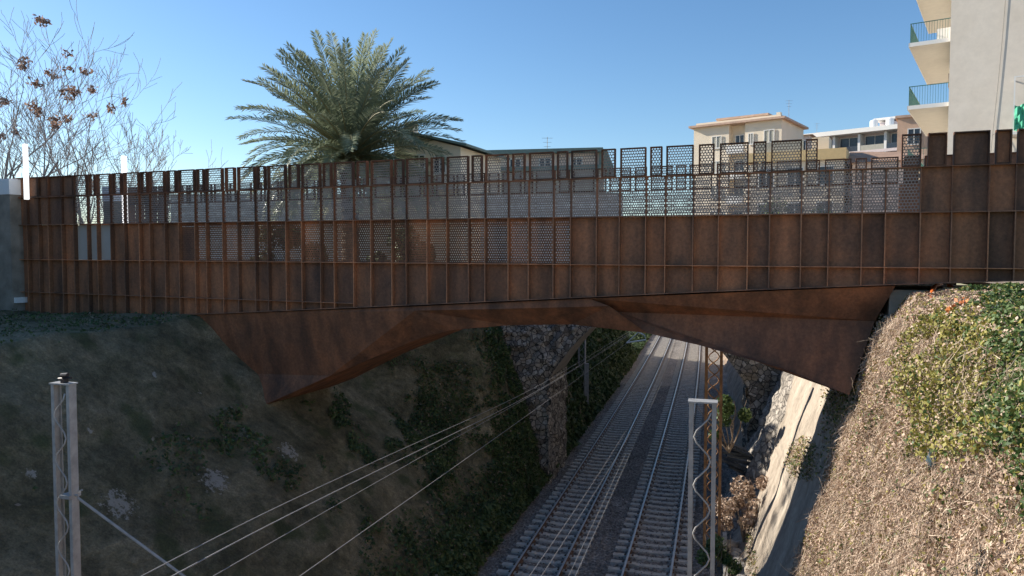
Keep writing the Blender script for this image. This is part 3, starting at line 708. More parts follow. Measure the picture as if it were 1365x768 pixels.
grow('ivy_cover', lambda t: lbank(t)[:6], 36.8, 100, 60000, lambda p, q, t, z: 1.0 if noise.noise(p * .8) > -.3 else .25, 0.13, 0.6, 0.13, 0.3, [M['ivy'], M['dry']], 'dense dark green ivy on the bank beyond the stone arch', 'ivy', lambda p, q, t, z: 0)
grow('verge_grass', [(-7.5, -10.40), (-8.4, -9.6)], 14, 60, 30000, lambda p, q, t, z: .9 if noise.noise(p * 1.1) > -.2 else .2, 0.1, 0.55, 0.075, 0.35, [M['ivy'], M['green']], 'dark green weeds along the foot of the shaded bank', 'weeds', lambda p, q, t, z: 0)
grow('verge_grass', lambda t: lbank(t)[5:9], 9, 21.5, 26000, lambda p, q, t, z: (.6 if noise.noise(p * 1.3) + .5 * noise.noise(p * 4) > .1 else .12) if (BN.dot(p) - BO.dot(BN)) < -.15 else 0, 0.13, 0.6, 0.04, 0.10, [M['ivy'], M['stem']], 'dull green weeds on the flat top of the shaded bank', 'weeds', lambda p, q, t, z: 1 if random.random() < .12 else 0, 1.2)
# sunlit near bank: dry vines with yellow and green patches
def zone(p):
    x, y = to_px(p); n = noise.fractal(p * 1.1, 1, 2, 3) * 38; n2 = noise.noise(p * 3.1) * 25
    gx = 1312 + (y - 380) * -.02 if y < 560 else 1320 + (y - 560) * .45
    if x + n + n2 > gx and y < 700 + n: return 3
    if abs(x + n - (1290 - (y - 400) * .12)) < 46 and 418 < y + n2 < 610: return 2
    return 1
def d_right(p, q, t, z):
    x, y = to_px(p); zn = zone(p)
    n1 = noise.noise(p * 1.4); n2 = noise.noise(Vector((p.x * 2.2, p.y * 2.2, p.z * .7)))
    if zn >= 2: return 1.0 if n1 + n2 > -.75 else .5
    low = sm(y, 520, 700)
    return max(.10, .95 - .75 * low * sm(n2 + .25 * n1, -.25, .3))
def pick_r(p, q, t, z):
    zn = zone(p); r = random.random()
    if zn == 3: return 2 if r < .72 else (1 if r < .86 else 0)
    if zn == 2: return 1 if r < .55 else (2 if r < .72 else 0)
    return 0 if r < .86 else (1 if r < .94 else 2)
grow('vine_cover', RB[1:-1], 4.5, 19, 430000, d_right, 0.16, 0.8, 0.026, lambda p: (.34 if zone(p) >= 2 else .14) * (1 - .55 * sm(p.z, -2.2, -1.0)), [M['dry'], M['yellow'], M['green']], 'dry brown vines with yellow and green leaves over the sunlit bank', 'vines', pick_r, 1.15, tend)
# straw and dead creeper strands hanging down the bank
sp_, sd_ = [], []
for _ in range(60000):
    q, z, nx, nz = prof_interp(RB[1:-1], random.random() * .62); t = min(random.uniform(4.5, 19), tend(q, 999) - .05); p = QT(q, t, z)
    if zone(p) > 1 and random.random() < .7: continue
    if noise.noise(p * 1.3) < -.25: continue
    nn = QH * nx + Z * nz; h = noise.fractal(p * .8, 1.0, 2.0, 5) * .16
    sp_.append(tuple(p + nn * (h + random.uniform(.02, .14)))); sd_.append((random.gauss(.35, .55), random.gauss(0, .55), random.gauss(.9, .4)))
sp_, sd_ = np.array(sp_), np.array(sd_); sd_ /= np.linalg.norm(sd_, axis=1)[:, None]
ln_ = rng.uniform(.05, .17, len(sp_))[:, None]; wv_ = np.cross(sd_, rng.normal(0, 1, sd_.shape)); wv_ /= np.linalg.norm(wv_, axis=1)[:, None]; wv_ *= .0045
v_ = np.stack([sp_ - sd_ * ln_ - wv_, sp_ - sd_ * ln_ + wv_, sp_ + sd_ * ln_ + wv_ * .4, sp_ + sd_ * ln_ - wv_ * .4], 1).reshape(-1, 3)
M['straw'] = foliage('straw', [(0, (0.20, 0.135, 0.095)), (0.5, (0.50, 0.375, 0.275)), (1, (0.74, 0.60, 0.46))], 0.8, 0.05)
tag(np_mesh('dry_straw', v_, np.arange(4 * len(sp_)).reshape(-1, 4), M['straw'], tint=rng.random(len(sp_))), 'dry straw strands hanging down the sunlit bank', 'straw', kind='stuff')
# thin bare stems among the vines
mb = MB()
for _ in range(2600):
    v = random.uniform(.03, .6); q, z, nx, nz = prof_interp(RB[1:-1], v); t = random.uniform(5, 17.8)
    p = QT(q, t, z) + (QH * nx + Z * nz) * random.uniform(.04, .2); pts = [p]
    d = Vector((random.gauss(0, .5), random.gauss(0, .5), random.gauss(-.3, .6)))
    for k in range(4): d = d + Vector((random.gauss(0, .3), random.gauss(0, .3), random.gauss(0, .3))); pts.append(pts[-1] + d.normalized() * random.uniform(.06, .16))
    mb.tube(pts, [.005, .005, .004, .004, .003], 3)
tag(mb.build('vine_stems', M['stem']), 'tangle of thin dry stems on the sunlit bank', 'vines', kind='stuff')
def d_rev(p, q, t, z):
    x, y = to_px(p); return .8 * (1 - sm(math.hypot(x - 1072, (y - 612) * .8), 14, 26)) + .7 * sm(x, 1095, 1112) * (1 - sm(y, 640, 700)) + (.5 if z < -9.4 else 0) * (noise.noise(p * 2) > 0)
grow('weed_patch', RV[1:5], 18.6, 30, 60000, d_rev, 0.06, 0.9, 0.04, 0.12, [M['green'], M['yellow'], M['dry']], 'olive green weeds growing on the concrete slope', 'weeds', lambda p, q, t, z: random.choice((0, 1, 2, 2)))

def shrub(base, h, r, n, mat, size, label, cat='shrub', group=None, stems=6, name='shrub', flat_=0.8):
    o = thing(name, base, label, cat, group); base = Vector(base)
    mb = MB(); tips = []
    for k in range(stems):
        a = random.uniform(0, 6.28); e = random.uniform(.4, 1.0)
        pts = [base]; d = Vector((math.cos(a) * (1 - e) * 1.2, math.sin(a) * (1 - e) * 1.2, 1))
        for j in range(4): pts.append(pts[-1] + (d + Vector((random.gauss(0, .2), random.gauss(0, .2), 0))).normalized() * h * .24)
        mb.tube(pts, [.03 * h * .5, .025 * h * .5, .02 * h * .5, .013 * h * .5, .006], 5)
    mb.build('stem', M['stem'], o)
    cl = [(base + Vector((random.gauss(0, r * .45), random.gauss(0, r * .45) * flat_, h * random.uniform(.25, .92))), r * random.uniform(.28, .5)) for _ in range(max(6, int(n / 260)))]
    pts = []
    for _ in range(n):
        c, rr = random.choice(cl); g = Vector((random.gauss(0, 1), random.gauss(0, 1), random.gauss(0, 1))).normalized() * rr * random.random() ** .4
        pts.append(tuple(c + g))
    pts = np.array(pts); nr = pts - np.array(base + Z * h * .4); nr /= np.linalg.norm(nr, axis=1)[:, None]
    v, f = leaf_quads(pts, nr, size, .9)
    np_mesh('foliage', v, f, M[mat], o, tint=rng.random(n))
    return o
shrub(P(972, 568, 27.5) - Z * 1.0, 2.2, .75, 1800, 'green', .06, 'bright green shrub beside the rust brown mast')
shrub(P(958, 790, 21.5), 1.8, .6, 1500, 'green', .05, 'low green shrub at the foot of the grey and rust masts')
shrub(P(992, 725, 25.5) , 2.3, .85, 2600, 'dry', .06, 'dry straw-brown bush at the foot of the concrete slope')
# rubble, low wall, timber pile on the verge
M['rubble'] = noisy('pale_rubble', [(0.3, (0.30, 0.28, 0.25)), (0.7, (0.55, 0.52, 0.47))], 4, 0.9, 0.3, 0.03)
def rock(c, r, name, label, cat, mat, group=None):
    mb = MB(); n0 = 0; a, b = 7, 6; sd = Vector((random.random() * 9, random.random() * 9, random.random() * 9))
    pts = []
    for i in range(a + 1):
        for j in range(b):
            th, ph = math.pi * i / a, 2 * math.pi * j / b
            d = Vector((math.sin(th) * math.cos(ph), math.sin(th) * math.sin(ph), math.cos(th) * .7))
            mb.v.append(tuple(Vector(c) + d * r * (1 + .45 * noise.noise(d * 1.8 + sd))))
    for i in range(a):
        for j in range(b): mb.f.append((i * b + j, (i + 1) * b + j, (i + 1) * b + (j + 1) % b, i * b + (j + 1) % b)); mb.m.append(0)
    return tag(mb.build(name, mat), label, cat, group)
for k in range(14):
    t = 21.2 + k * .45 + random.uniform(-.2, .2)
    rock(QT(.62 + random.uniform(-.12, .2), t, -10.25 + random.uniform(0, .2)), random.uniform(.14, .3), 'rubble_stone', 'pale broken stone lying in the row along the foot of the concrete slope', 'stone', M['rubble'], 'pale rubble along the slope foot')
lw = thing('low_wall', QT(.2, 23.5, -10.4), 'low broken pale concrete edging beside the tracks', 'wall')
mb = MB()
for k in range(9):
    t = 20.5 + k * .75; h = .55 + .25 * noise.noise(Vector((k * 1.7, 0, 0))); mb.boxv(QT(.22 + .05 * random.random(), t, -10.45), QH * .14, TH * .68, Z * h)
mb.build('edging_slab', M['rubble'], lw)
pile = thing('timber_pile', P(988, 640, 28.5), 'heap of dark blue-grey boards dumped beside the rubble wall', 'timber')
for k in range(8):
    c = P(986 + random.uniform(-9, 9), 632 - k * 5, 28.4 + random.uniform(-.2, .2)); a = Vector((1, random.uniform(-.5, .5), random.uniform(-.55, -.1))).normalized()
    mb = MB(); mb.boxv(c - a * .55, a * 1.1, Vector((0, .22, .05)), Vector((0, -.02, .09)))
    mb.build('board', M['board'] if 'board' in M else M.setdefault('board', noisy('weathered_board', [(0.3, (0.035, 0.042, 0.05)), (0.7, (0.10, 0.115, 0.13))], 5, 0.8, 0.2)), pile)
# litter on the sunlit bank
def on_rbank(px, py, lift=.12):
    r = ray(px, py); best = None
    for k in range(400):
        lam = 5 + k * .045; p = r * lam; q = p.dot(QH)
        zz = np.interp(q, [a[0] for a in RB], [a[1] for a in RB])
        if p.z < zz: return p - r.normalized() * lift
    return r * 15
M['orange'] = flat('orange_plastic', (0.75, 0.16, 0.03), 0.5); M['blue'] = flat('blue_plastic', (0.05, 0.085, 0.105), 0.4)
pts = [on_rbank(x, y, .3) for x, y in ((1239, 405), (1240, 396), (1243, 386), (1248, 381), (1256, 379))]
mb = MB()
for off in (0, .05): mb.tube([p + Vector((off * .6, 0, off)) for p in pts], [.03, .045, .05, .04, .02], 6)
tag(mb.build('plastic_strap', M['orange'], None, True), 'bright orange plastic strap caught in vines below the bridge', 'litter')
for (x, y) in ((1266, 381), (1295, 391), (1283, 404), (1268, 413)):
    p = on_rbank(x, y, .25); v, f = leaf_quads(np.array([tuple(p + Vector((random.gauss(0, .045), random.gauss(0, .045), random.gauss(0, .04)))) for _ in range(26)]), np.tile(np.array([[-.8, -.4, .4]]), (26, 1)), .04)
    M.setdefault('orleaf', foliage('orange_leaves', [(0, (.45, .12, .03)), (1, (.75, .28, .07))]))
    tag(np_mesh('autumn_sprig', v, f, M['orleaf'], tint=rng.random(26)), 'sprig of orange-red autumn leaves among the vines under the girder', 'leaves', 'orange leaf sprigs')
p = on_rbank(1245, 612, .1); mb = MB()
a_, b_ = 9, 10
for i in range(a_ + 1):
    for j in range(b_):
        th, ph = math.pi * i / a_, 2 * math.pi * j / b_; d = Vector((math.sin(th) * math.cos(ph) * .7, math.sin(th) * math.sin(ph) * .7, math.cos(th) * 1.2))
        mb.v.append(tuple(p + d * .13 * (1 + .7 * noise.noise(d * 2.7))))
for i in range(a_):
    for j in range(b_): mb.f.append((i * b_ + j, (i + 1) * b_ + j, (i + 1) * b_ + (j + 1) % b_, i * b_ + (j + 1) % b_)); mb.m.append(0)
tag(mb.build('plastic_bag', M['blue']), 'crumpled blue plastic bag stuck on the sunlit vine bank', 'bag')

# ------------------------------------------------------------------ palm
M['frond'] = foliage('palm_leaflets', [(0, (0.145, 0.185, 0.115)), (0.5, (0.27, 0.31, 0.205)), (0.85, (0.40, 0.42, 0.30)), (1, (0.52, 0.47, 0.32))], 0.36, 0.36)
M['rachis'] = flat('palm_rachis', (0.26, 0.23, 0.12), 0.6); M['ptrunk'] = noisy('palm_trunk', [(0.3, (0.05, 0.038, 0.028)), (0.7, (0.16, 0.125, 0.09))], 5, 0.95, 0.8, 0.1)
pc = P(466, 207, 47.0)
palm = thing('palm_tree', (pc.x, pc.y, -1.6), 'tall date palm with a broad grey-green crown behind the bridge', 'tree')
mb = MB(); pts = [Vector((pc.x, pc.y, -1.6 + (pc.z + 1.3) * k / 30)) for k in range(31)]
mb.tube(pts, [.5 + (.1 if k % 2 else 0) + (.2 * max(0, (k - 24) / 6)) for k in range(31)], 14); mb.build('trunk', M['ptrunk'], palm)
mb = MB(); lv, lf, lt = [], [], []
rach = []
NF = 150
for k in range(NF):
    u = (k + .5) / NF
    az = k * 2.399963 + random.uniform(-.22, .22)
    el = R(86 - 100 * u ** .8) + random.uniform(-.12, .12)
    L = (7.3 - .5 * abs(u - .2)) * random.uniform(.9, 1.06) * (0.92 if u > .7 else 1)
    droop = R(24 + 44 * (1 - abs(math.sin(el)))) * random.uniform(.6, 1.3)
    n = 26; p = Vector((pc.x, pc.y, pc.z - .5 + .9 * (1 - u))) + Vector((math.cos(az), math.sin(az), 0)) * .25
    pts = [p]; dirs = []
    for j in range(n):
        e = el - droop * ((j + 1) / n) ** 1.6
        d = Vector((math.cos(az) * math.cos(e), math.sin(az) * math.cos(e), math.sin(e))); dirs.append(d)
        pts.append(pts[-1] + d * (L / n))
    mb.tube(pts, [.07 - .06 * j / n for j in range(n + 1)], 4)
    side0 = Vector((-math.sin(az), math.cos(az), 0))
    roll = random.uniform(-.5, .5)
    tb = random.uniform(.0, .6) + (.35 if u > .82 else 0)
    for j in range(4 * n):
        f = j / (4 * n)
        if f < .10: continue
        jj = min(n - 1, int(f * n)); d = dirs[jj]; base = pts[jj] + d * (L / n) * (f * n - jj)
        up = side0.cross(d).normalized() * -1
        if up.z < 0: up = -up
        ll = .95 * (math.sin(math.pi * (.12 + .80 * f)) ** .7) * random.uniform(.85, 1.1)
        for sg in (-1, 1):
            sd = (side0 * math.cos(roll) + up * math.sin(roll)) * sg
            ld = (sd * .9 + d * (.55 + .45 * f) + up * (.30 + random.uniform(-.28, .28)) + Vector((random.gauss(0, .1), random.gauss(0, .1), random.gauss(0, .1)))).normalized()
            tip = base + ld * ll - Z * ll * .12; wv = d.cross(ld).cross(ld).normalized() * .036 
            mid = base + ld * ll * .5
            i0 = len(lv); lv += [tuple(base), tuple(mid + wv), tuple(tip), tuple(mid - wv)]; lf.append((i0, i0 + 1, i0 + 2, i0 + 3))
            lt.append(min(1, max(0, tb * .75 + random.uniform(0, .35))))
mb.build('frond_rib', M['rachis'], palm)
np_mesh('crown', np.array(lv), np.array(lf), M['frond'], palm, tint=lt)
# dead skirt under the crown
mb = MB()
for k in range(40):
    az = k * 2.4; p = Vector((pc.x, pc.y, pc.z - .3 - .4 * random.random())) + Vector((math.cos(az), math.sin(az), 0)) * .4; L = random.uniform(.6, 1.3)
    mb.tube([p, p + Vector((math.cos(az) * L * .6, math.sin(az) * L * .6, L * .35)), p + Vector((math.cos(az) * L, math.sin(az) * L, L * .25))], [.09, .06, .02], 5)
mb.build('frond_stub', M['rachis'], palm)

# ------------------------------------------------------------------ bare trees on the left
M['bark'] = noisy('grey_bark', [(0.3, (0.20, 0.17, 0.155)), (0.7, (0.40, 0.35, 0.33))], 6, 0.9, 0.2)
M['deadleaf'] = foliage('brown_dead_leaves', [(0, (0.16, 0.09, 0.065)), (0.5, (0.34, 0.21, 0.15)), (1, (0.48, 0.33, 0.25))], 0.8, 0.35)
def bare_tree(base, h, lean, seed, label, leafy, spread=.5, levels=4):
    random.seed(seed); o = thing('bare_tree', base, label, 'tree', 'bare trees behind the bridge end'); mb = MB(); tips = []
    def grow_b(p, d, L, r, lv):
        n = 6; pts = [p]; rs = [r]
        kids = []
        for j in range(n):
            d = (d + Vector((random.gauss(0, .11), random.gauss(0, .11), random.gauss(.03, .08)))).normalized()
            p = p + d * L / n; pts.append(p); rs.append(max(.0085, r * (1 - .55 * (j + 1) / n)))
            if lv > 0 and j >= 1 and random.random() < (.7 if lv > 1 else .6): kids.append((p, d, rs[-1]))
        mb.tube(pts, rs, 5 if r > .02 else 3, cap=False)
        if lv <= 1: tips.append(p)
        for (kp, kd, kr) in kids:
            a = random.uniform(0, 6.28); w = kd.orthogonal().normalized(); w2 = kd.cross(w)
            nd = (kd + (w * math.cos(a) + w2 * math.sin(a)) * random.uniform(.35, .35 + spread) + Z * .18).normalized()
            grow_b(kp, nd, L * random.uniform(.42, .72), kr * .62, lv - 1)
    for st in range(3 if levels > 1 else 1):
        grow_b(Vector(base) + Vector((random.uniform(-.3, .3), random.uniform(-.3, .3), 0)), (Vector(lean) + Vector((random.uniform(-.3, .3) * (levels > 1), random.uniform(-.3, .3), 0))).normalized(), h * random.uniform(.62, .85), .011 * h, levels)
    mb.build('trunk', M['bark'], o)
    if leafy:
        random.shuffle(tips)
        for t_ in tips[:int(leafy * 40)]:
            n_ = random.randint(25, 60); c_ = np.array(tuple(t_)) + np.array([rng.normal(0, .11, n_), rng.normal(0, .09, n_), rng.normal(-.1, .09, n_)]).T
            v, f = leaf_quads(c_, np.tile(np.array([[-.6, -.5, .5]]), (n_, 1)), .085, .9, .5); np_mesh('leaf_tuft', v, f, M['deadleaf'], o, tint=rng.random(n_))
    return o
def gp(px, Y): p = P(px, 400, Y); return Vector((p.x, p.y, -2.1))
bare_tree(gp(-20, 30), 8.4, (.34, 0, 1), 3, 'bare tree with brown leaf tufts, leaning over the concrete pillar', .55, .5)
bare_tree(gp(-60, 31), 8.2, (.22, 0, 1), 12, 'bare tree with many brown leaf tufts at the photo edge', .65, .6)
bare_tree(gp(60, 31), 7.5, (.2, .0, 1), 21, 'forked bare tree behind the solid corten panels', .12, .55)
bare_tree(gp(118, 33), 7.4, (.06, 0, 1), 8, 'thin bare tree above the white light rod', .02, .6)
bare_tree(gp(165, 34), 6.4, (.0, 0, 1), 5, 'small twiggy bare tree nearest to the palm', 0, .6)
bare_tree(gp(219, 34), 6.4, (.04, 0, 1), 17, 'lone thin twig shoot rising between bare trees and palm', 0, .25, 1)
random.seed(99)

# pale garden wall behind the screens, unseen wall added left of the frame to shade the plateau
def wall_between(a, b, z0, h, th, mat, label):
    d = (b - a).normalized(); nrm = Vector((-d.y, d.x, 0)); w = thing('long_wall', (a + b) / 2 + Z * z0, label, 'wall')
    a = Vector((a.x, a.y, z0)); mb = MB(); L_ = (Vector((b.x, b.y, z0)) - a).length
    mb.boxv(a, d * L_, nrm * th, Z * h); mb.build('wall', mat, w)
    mb = MB(); mb.boxv(a - d * .05 - nrm * .05 + Z * (h + .002), d * (L_ + .1), nrm * (th + .1), Z * .08); mb.build('coping', M['plaster'], w)
M['paleplaster'] = noisy('pale_plaster', [(0.3, (0.64, 0.60, 0.56)), (0.7, (0.80, 0.76, 0.71))], 1.2, 0.9, 0.1, 0.02, scale2=5)
wall_between(P(228, 300, 54), P(830, 300, 51), -2.2, 6.5, .25, M['paleplaster'], 'long pale plastered garden wall seen through the perforated screens')
wall_between(QT(-29, -10, 0), QT(-29, 23.3, 0), -2.3, 6.6, .4, M['stone'], 'tall unseen rubble wall added to shade the plateau left of the concrete pillar')
# hedge and trees behind the screens
for (px, Y, h, r, lab) in ((20, 29.5, 4.2, 1.0, 'dark green shrub between the concrete pillar and bridge end'), (545, 34, 3.6, 1.6, 'dark shrub behind the bridge screen right of the palm trunk'), (395, 35, 3.4, 1.5, 'dark shrub behind the bridge screen left of the palm trunk'),
 (1062, 44, 5.2, 2.2, 'dark green bushy tree in front of the yellow-banded building'), (985, 46, 3.6, 2.2, 'dark shrub below the tall cream building'), (1140, 42, 3.8, 2.2, 'dark shrub below the white terraced building')):
    shrub(gp(px, Y), h, r, 2600, 'ivy', .12, lab, 'shrub', 'shrubs behind the bridge screens', 6)

# ------------------------------------------------------------------ buildings
M['gable'] = noisy('beige_render', [(0.3, (0.72, 0.635, 0.53)), (0.7, (0.80, 0.715, 0.61))], 0.8, 0.9, 0.1, 0.01, 8, None, 4, [(0.3, (0.93,) * 3), (0.7, (1.04,) * 3)], 0.8)
M['slabwhite'] = flat('white_slab', (0.76, 0.74, 0.70), 0.8, 0, .04); M['slabunder'] = flat('slab_soffit', (0.66, 0.62, 0.55), 0.9, 0, .05)
M['cream'] = noisy('cream_render', [(0.3, (0.74, 0.63, 0.48)), (0.7, (0.82, 0.71, 0.56))], .5, 0.9, 0.05); M['peach'] = flat('peach_render', (0.60, 0.40, 0.28), .9, 0, .08)
M['terracotta'] = flat('terracotta_tile', (0.52, 0.36, 0.27), .9, 0, .2, 2.0); M['glassdark'] = flat('dark_window', (0.05, 0.06, 0.075), 0.15, 0, .3); M['shutter'] = flat('pale_shutter', (0.42, 0.40, 0.33), .7, 0, .1)
M['mauve'] = flat('mauve_render', (0.66, 0.56, 0.54), .9, 0, .06); M['mauveroof'] = flat('mauve_roof_tiles', (0.36, 0.23, 0.16), .9, 0, .2); M['greenroof'] = flat('grey_green_roof', (0.16, 0.22, 0.20), .8, 0, .1); M['yellowband'] = flat('yellow_fascia', (0.70, 0.52, 0.27), .9, 0, .06)
M['pinkwall'] = flat('pinkish_wall', (0.76, 0.60, 0.50), .9, 0, .08); M['cable'] = flat('black_cable', (.18, .165, .15), .8); M['gnet'] = flat('green_cloth', (0.08, 0.42, 0.26), .8, 0, .25, 9)
class Bld:
    """a box building with its own axes: u along the front (to the right), v into the depth"""
    def __init__(self, name, corner, u, label, zbase=-1.0):
        self.o = Vector((corner[0], corner[1], 0)); self.u = Vector((u[0], u[1], 0)).normalized(); self.v = Vector((-self.u.y, self.u.x, 0))
        if self.v.y < 0: self.v = -self.v
        self.zb = zbase; self.root = thing(name, (corner[0], corner[1], zbase), label, 'building')
    def at(self, a, b, z): return self.o + self.u * a + self.v * b + Z * z
    def vol(self, part, a0, a1, b0, b1, z0, z1, mat, parent=None):
        mb = MB(); mb.boxv(self.at(a0, b0, z0), self.u * (a1 - a0), self.v * (b1 - b0), Z * (z1 - z0)); return mb.build(part, M[mat], parent or self.root)
    def win(self, a0, a1, z0, z1, mat='glassdark', fr='slabwhite', b=0.0, shutters=False):
        f = self.vol('window', a0, a1, b - .06, b + .1, z0, z1, mat)
        mb = MB(); t = .09
        for (x0, x1, y0, y1) in ((a0 - t, a0, z0 - t, z1 + t), (a1, a1 + t, z0 - t, z1 + t), (a0, a1, z1, z1 + t), (a0 - .1, a1 + .1, z0 - t - .06, z0 - .002), ((a0 + a1) / 2 - .04, (a0 + a1) / 2 + .04, z0 + .002, z1 - .002)):
            mb.boxv(self.at(x0, b - .12, y0), self.u * (x1 - x0), self.v * .055, Z * (y1 - y0))
        g = mb.build('frame', M[fr], self.root); g.parent = f
        return f
# near apartment block on the right
Yb = 36.0; c0 = P(1265.5, 100, Yb)
nb = Bld('apartment_block', (c0.x, c0.y), (.83, -.558), 'beige plastered apartment block with projecting balconies at the right', -1.2)
nb.v = Vector((.558, .83, 0))
nb.vol('wall', 0, 13, 0, 14, -1.2, 21, 'gable')
zs = P(1267, 49, Yb).z
for k in (-2, -1, 0, 1):
    z = zs + k * 3.08
    bal = nb.vol('balcony', -1.75, -.004, .25, 10.2, z - .16, z, 'slabunder')
    mb = MB(); mb.boxv(nb.at(-1.78, .21, z - .17), nb.u * 1.775, nb.v * .04, Z * .19); mb.boxv(nb.at(-1.79, .21, z - .168), nb.u * .035, nb.v * 10, Z * .188)
    g = mb.build('slab_edge', M['slabwhite'], nb.root); g.parent = bal
    mb = MB()
    for i in range(15): mb.boxv(nb.at(-1.72 + i * 1.7 / 15, .27, z + .02), nb.u * .014, nb.v * .014, Z * .92)
    for i in range(66): mb.boxv(nb.at(-1.735, .27 + i * .148, z + .02), nb.u * .016, nb.v * .03, Z * .92)
    mb.boxv(nb.at(-1.74, .25, z + .94), nb.u * 1.73, nb.v * .035, Z * .035); mb.boxv(nb.at(-1.742, .288, z + .94), nb.u * .035, nb.v * 9.8, Z * .035)
    g = mb.build('railing', M['green_metal'], nb.root); g.parent = bal
nb.vol('parapet_box', -.65, -.02, 1.0, 1.5, zs + .02, zs + .72, 'slabwhite')
nb.vol('air_conditioner', -.3, -.006, 4.0, 4.8, zs - 1.6, zs - .9, 'concrete')
mb = MB(); mb.tube([nb.at(a, -.03, z) for a, z in ((2.25, 15), (2.2, 12.5), (2.08, 9.8), (1.97, 7.9), (1.83, 5.8), (1.74, 4.4), (1.72, 2))], .009, 5); mb.tube([nb.at(a, -.03, z) for a, z in ((1.8, 5.6), (2.05, 5.75), (2.3, 5.55), (2.55, 5.0), (2.65, 4))], .008, 5)
mb.build('cable', M['cable'], nb.root)
p = P(1352, 100, 33.5); a = (p - nb.o).dot(nb.u)
mb = MB(); zt_ = P(1357, 96, 33).z; zb_ = P(1357, 172, 33).z
mb.boxv(nb.at(a, -.9, zt_ - .06), nb.u * 1.6, nb.v * .06, Z * .06); mb.boxv(nb.at(a, -.9, zb_), nb.u * .06, nb.v * .06, Z * (zt_ - zb_ - .06)); mb.boxv(nb.at(a, -.84, zt_ - .06), nb.u * .05, nb.v * .83, Z * .05); mb.boxv(nb.at(a - .05, -.95, zb_ - .12), nb.u * 1.7, nb.v * .94, Z * .12)
mb.build('clothes_frame', M['slabwhite'], nb.root)
mb = MB()
for i in range(6):
    for j in range(7):
        def q(i_, j_): return nb.at(a + .05 + i_ * .1, -.98 - .08 * math.sin(i_ * 2.1 + j_), zb_ + .05 + j_ * .16 - .05 * math.sin(i_ * 1.3))
        mb.face([q(i, j), q(i + 1, j), q(i + 1, j + 1), q(i, j + 1)])
tag(mb.build('green_cloth', M['gnet']), 'bright green cloth hanging on the beige apartment wall', 'cloth')

# tall cream building
Yc = 95.0; c = P(925, 170, Yc)
cb = Bld('cream_apartment_building', (c.x, c.y), (.80, -.60), 'tall cream apartment building with terracotta cornice', -2)
sc = 1.0; zt_ = P(925, 175, Yc).z + .35; Wd = 11.0
cb.vol('wall', 0, 4.6, 0, 9, -2, zt_, 'cream'); cb.vol('wall', 6.6, Wd, 0, 9, -2, zt_, 'cream'); cb.vol('wall', 4.6, 6.6, 1.1, 9, -2, zt_, 'cream')
cb.vol('cornice', -.5, Wd + .5, -.55, 9.5, zt_ + .002, zt_ + .25, 'terracotta'); cb.vol('roof', .2, Wd - .2, .2, 8.8, zt_ + .252, zt_ + .6, 'cream'); cb.vol('penthouse', 2.6, 8.4, 2.2, 7, zt_ + .6, zt_ + 1.0, 'cream'); cb.vol('cornice', 2.2, 8.8, 1.8, 7.4, zt_ + 1.002, zt_ + 1.25, 'terracotta')
cb.vol('chimney', 9.4, 9.9, 3, 3.6, zt_ + .6, zt_ + 1.4, 'cream')
for k in range(5):
    z = zt_ - 2.7 - k * 3.1
    cb.win(2.5, 3.6, z, z + 1.35, 'shutter'); cb.win(9.0, 10.1, z + .1, z + 1.5, 'shutter'); cb.win(7.1, 7.6, z + .1, z + 1.3, 'shutter')
    cb.win(5.1, 6.1, z - .6, z + 1.4, 'glassdark', b=1.1)
    cb.vol('balcony', 4.55, 6.65, -.7, 1.09, z - .95, z - .8, 'slabwhite'); cb.vol('parapet', 4.55, 6.65, -.7, -.62, z - .798, z + .05, 'slabwhite')
# white terraced building
Yw = 118.0; c = P(1040, 190, Yw)
wb = Bld('terraced_building', (c.x, c.y), (.74, -.67), 'long mauve-white building with rows of dark recessed balconies', -2)
zt_ = P(1075, 181, Yw - 4).z; L = 26
wb.vol('wall', 0, L, 1.6, 12, -2, zt_ - .3, 'mauve'); wb.vol('roof_slab', 2.5, L + .6, -.9, 12.5, zt_ - .298, zt_ + .35, 'slabwhite')
for k in range(4):
    z = zt_ - 2.85 - k * 2.9
    wb.vol('floor_slab', -.02, L + .02, -.02, 1.598, z - .42, z, 'mauve')
    for i in range(7):
        a = 1.2 + i * 3.6
        wb.win(a + .3, a + 2.9, z + .1, z + 2.2, 'glassdark', b=1.6); wb.vol('pillar', a - .35, a, .0, 1.595, z + .002, z + 2.47, 'slabwhite')
        wb.vol('balcony_rail', a + .02, a + 3.2, .02, .1, z + .002, z + .75, 'glassdark' if (i + k) % 3 else 'shutter')
wb.vol('rooftop_room', 13.5, 17.5, 4, 8, zt_ + .352, zt_ + 1.6, 'mauve'); wb.vol('roof_slab', 12.8, 18.2, 3.4, 8.6, zt_ + 1.9, zt_ + 2.2, 'slabwhite')
wb.vol('rooftop_room', 14.2, 16.8, 4.5, 7.5, zt_ + 1.602, zt_ + 1.898, 'glassdark')
for a in (13.2, 15.4):
    mb = MB(); p = wb.at(a, 2.2, zt_ + .35); mb.tube([p, p + Z * 1.3, p + Z * 1.5], [.55, .55, .2], 14)
    mb.build('water_tank', M['white'], wb.root, False)
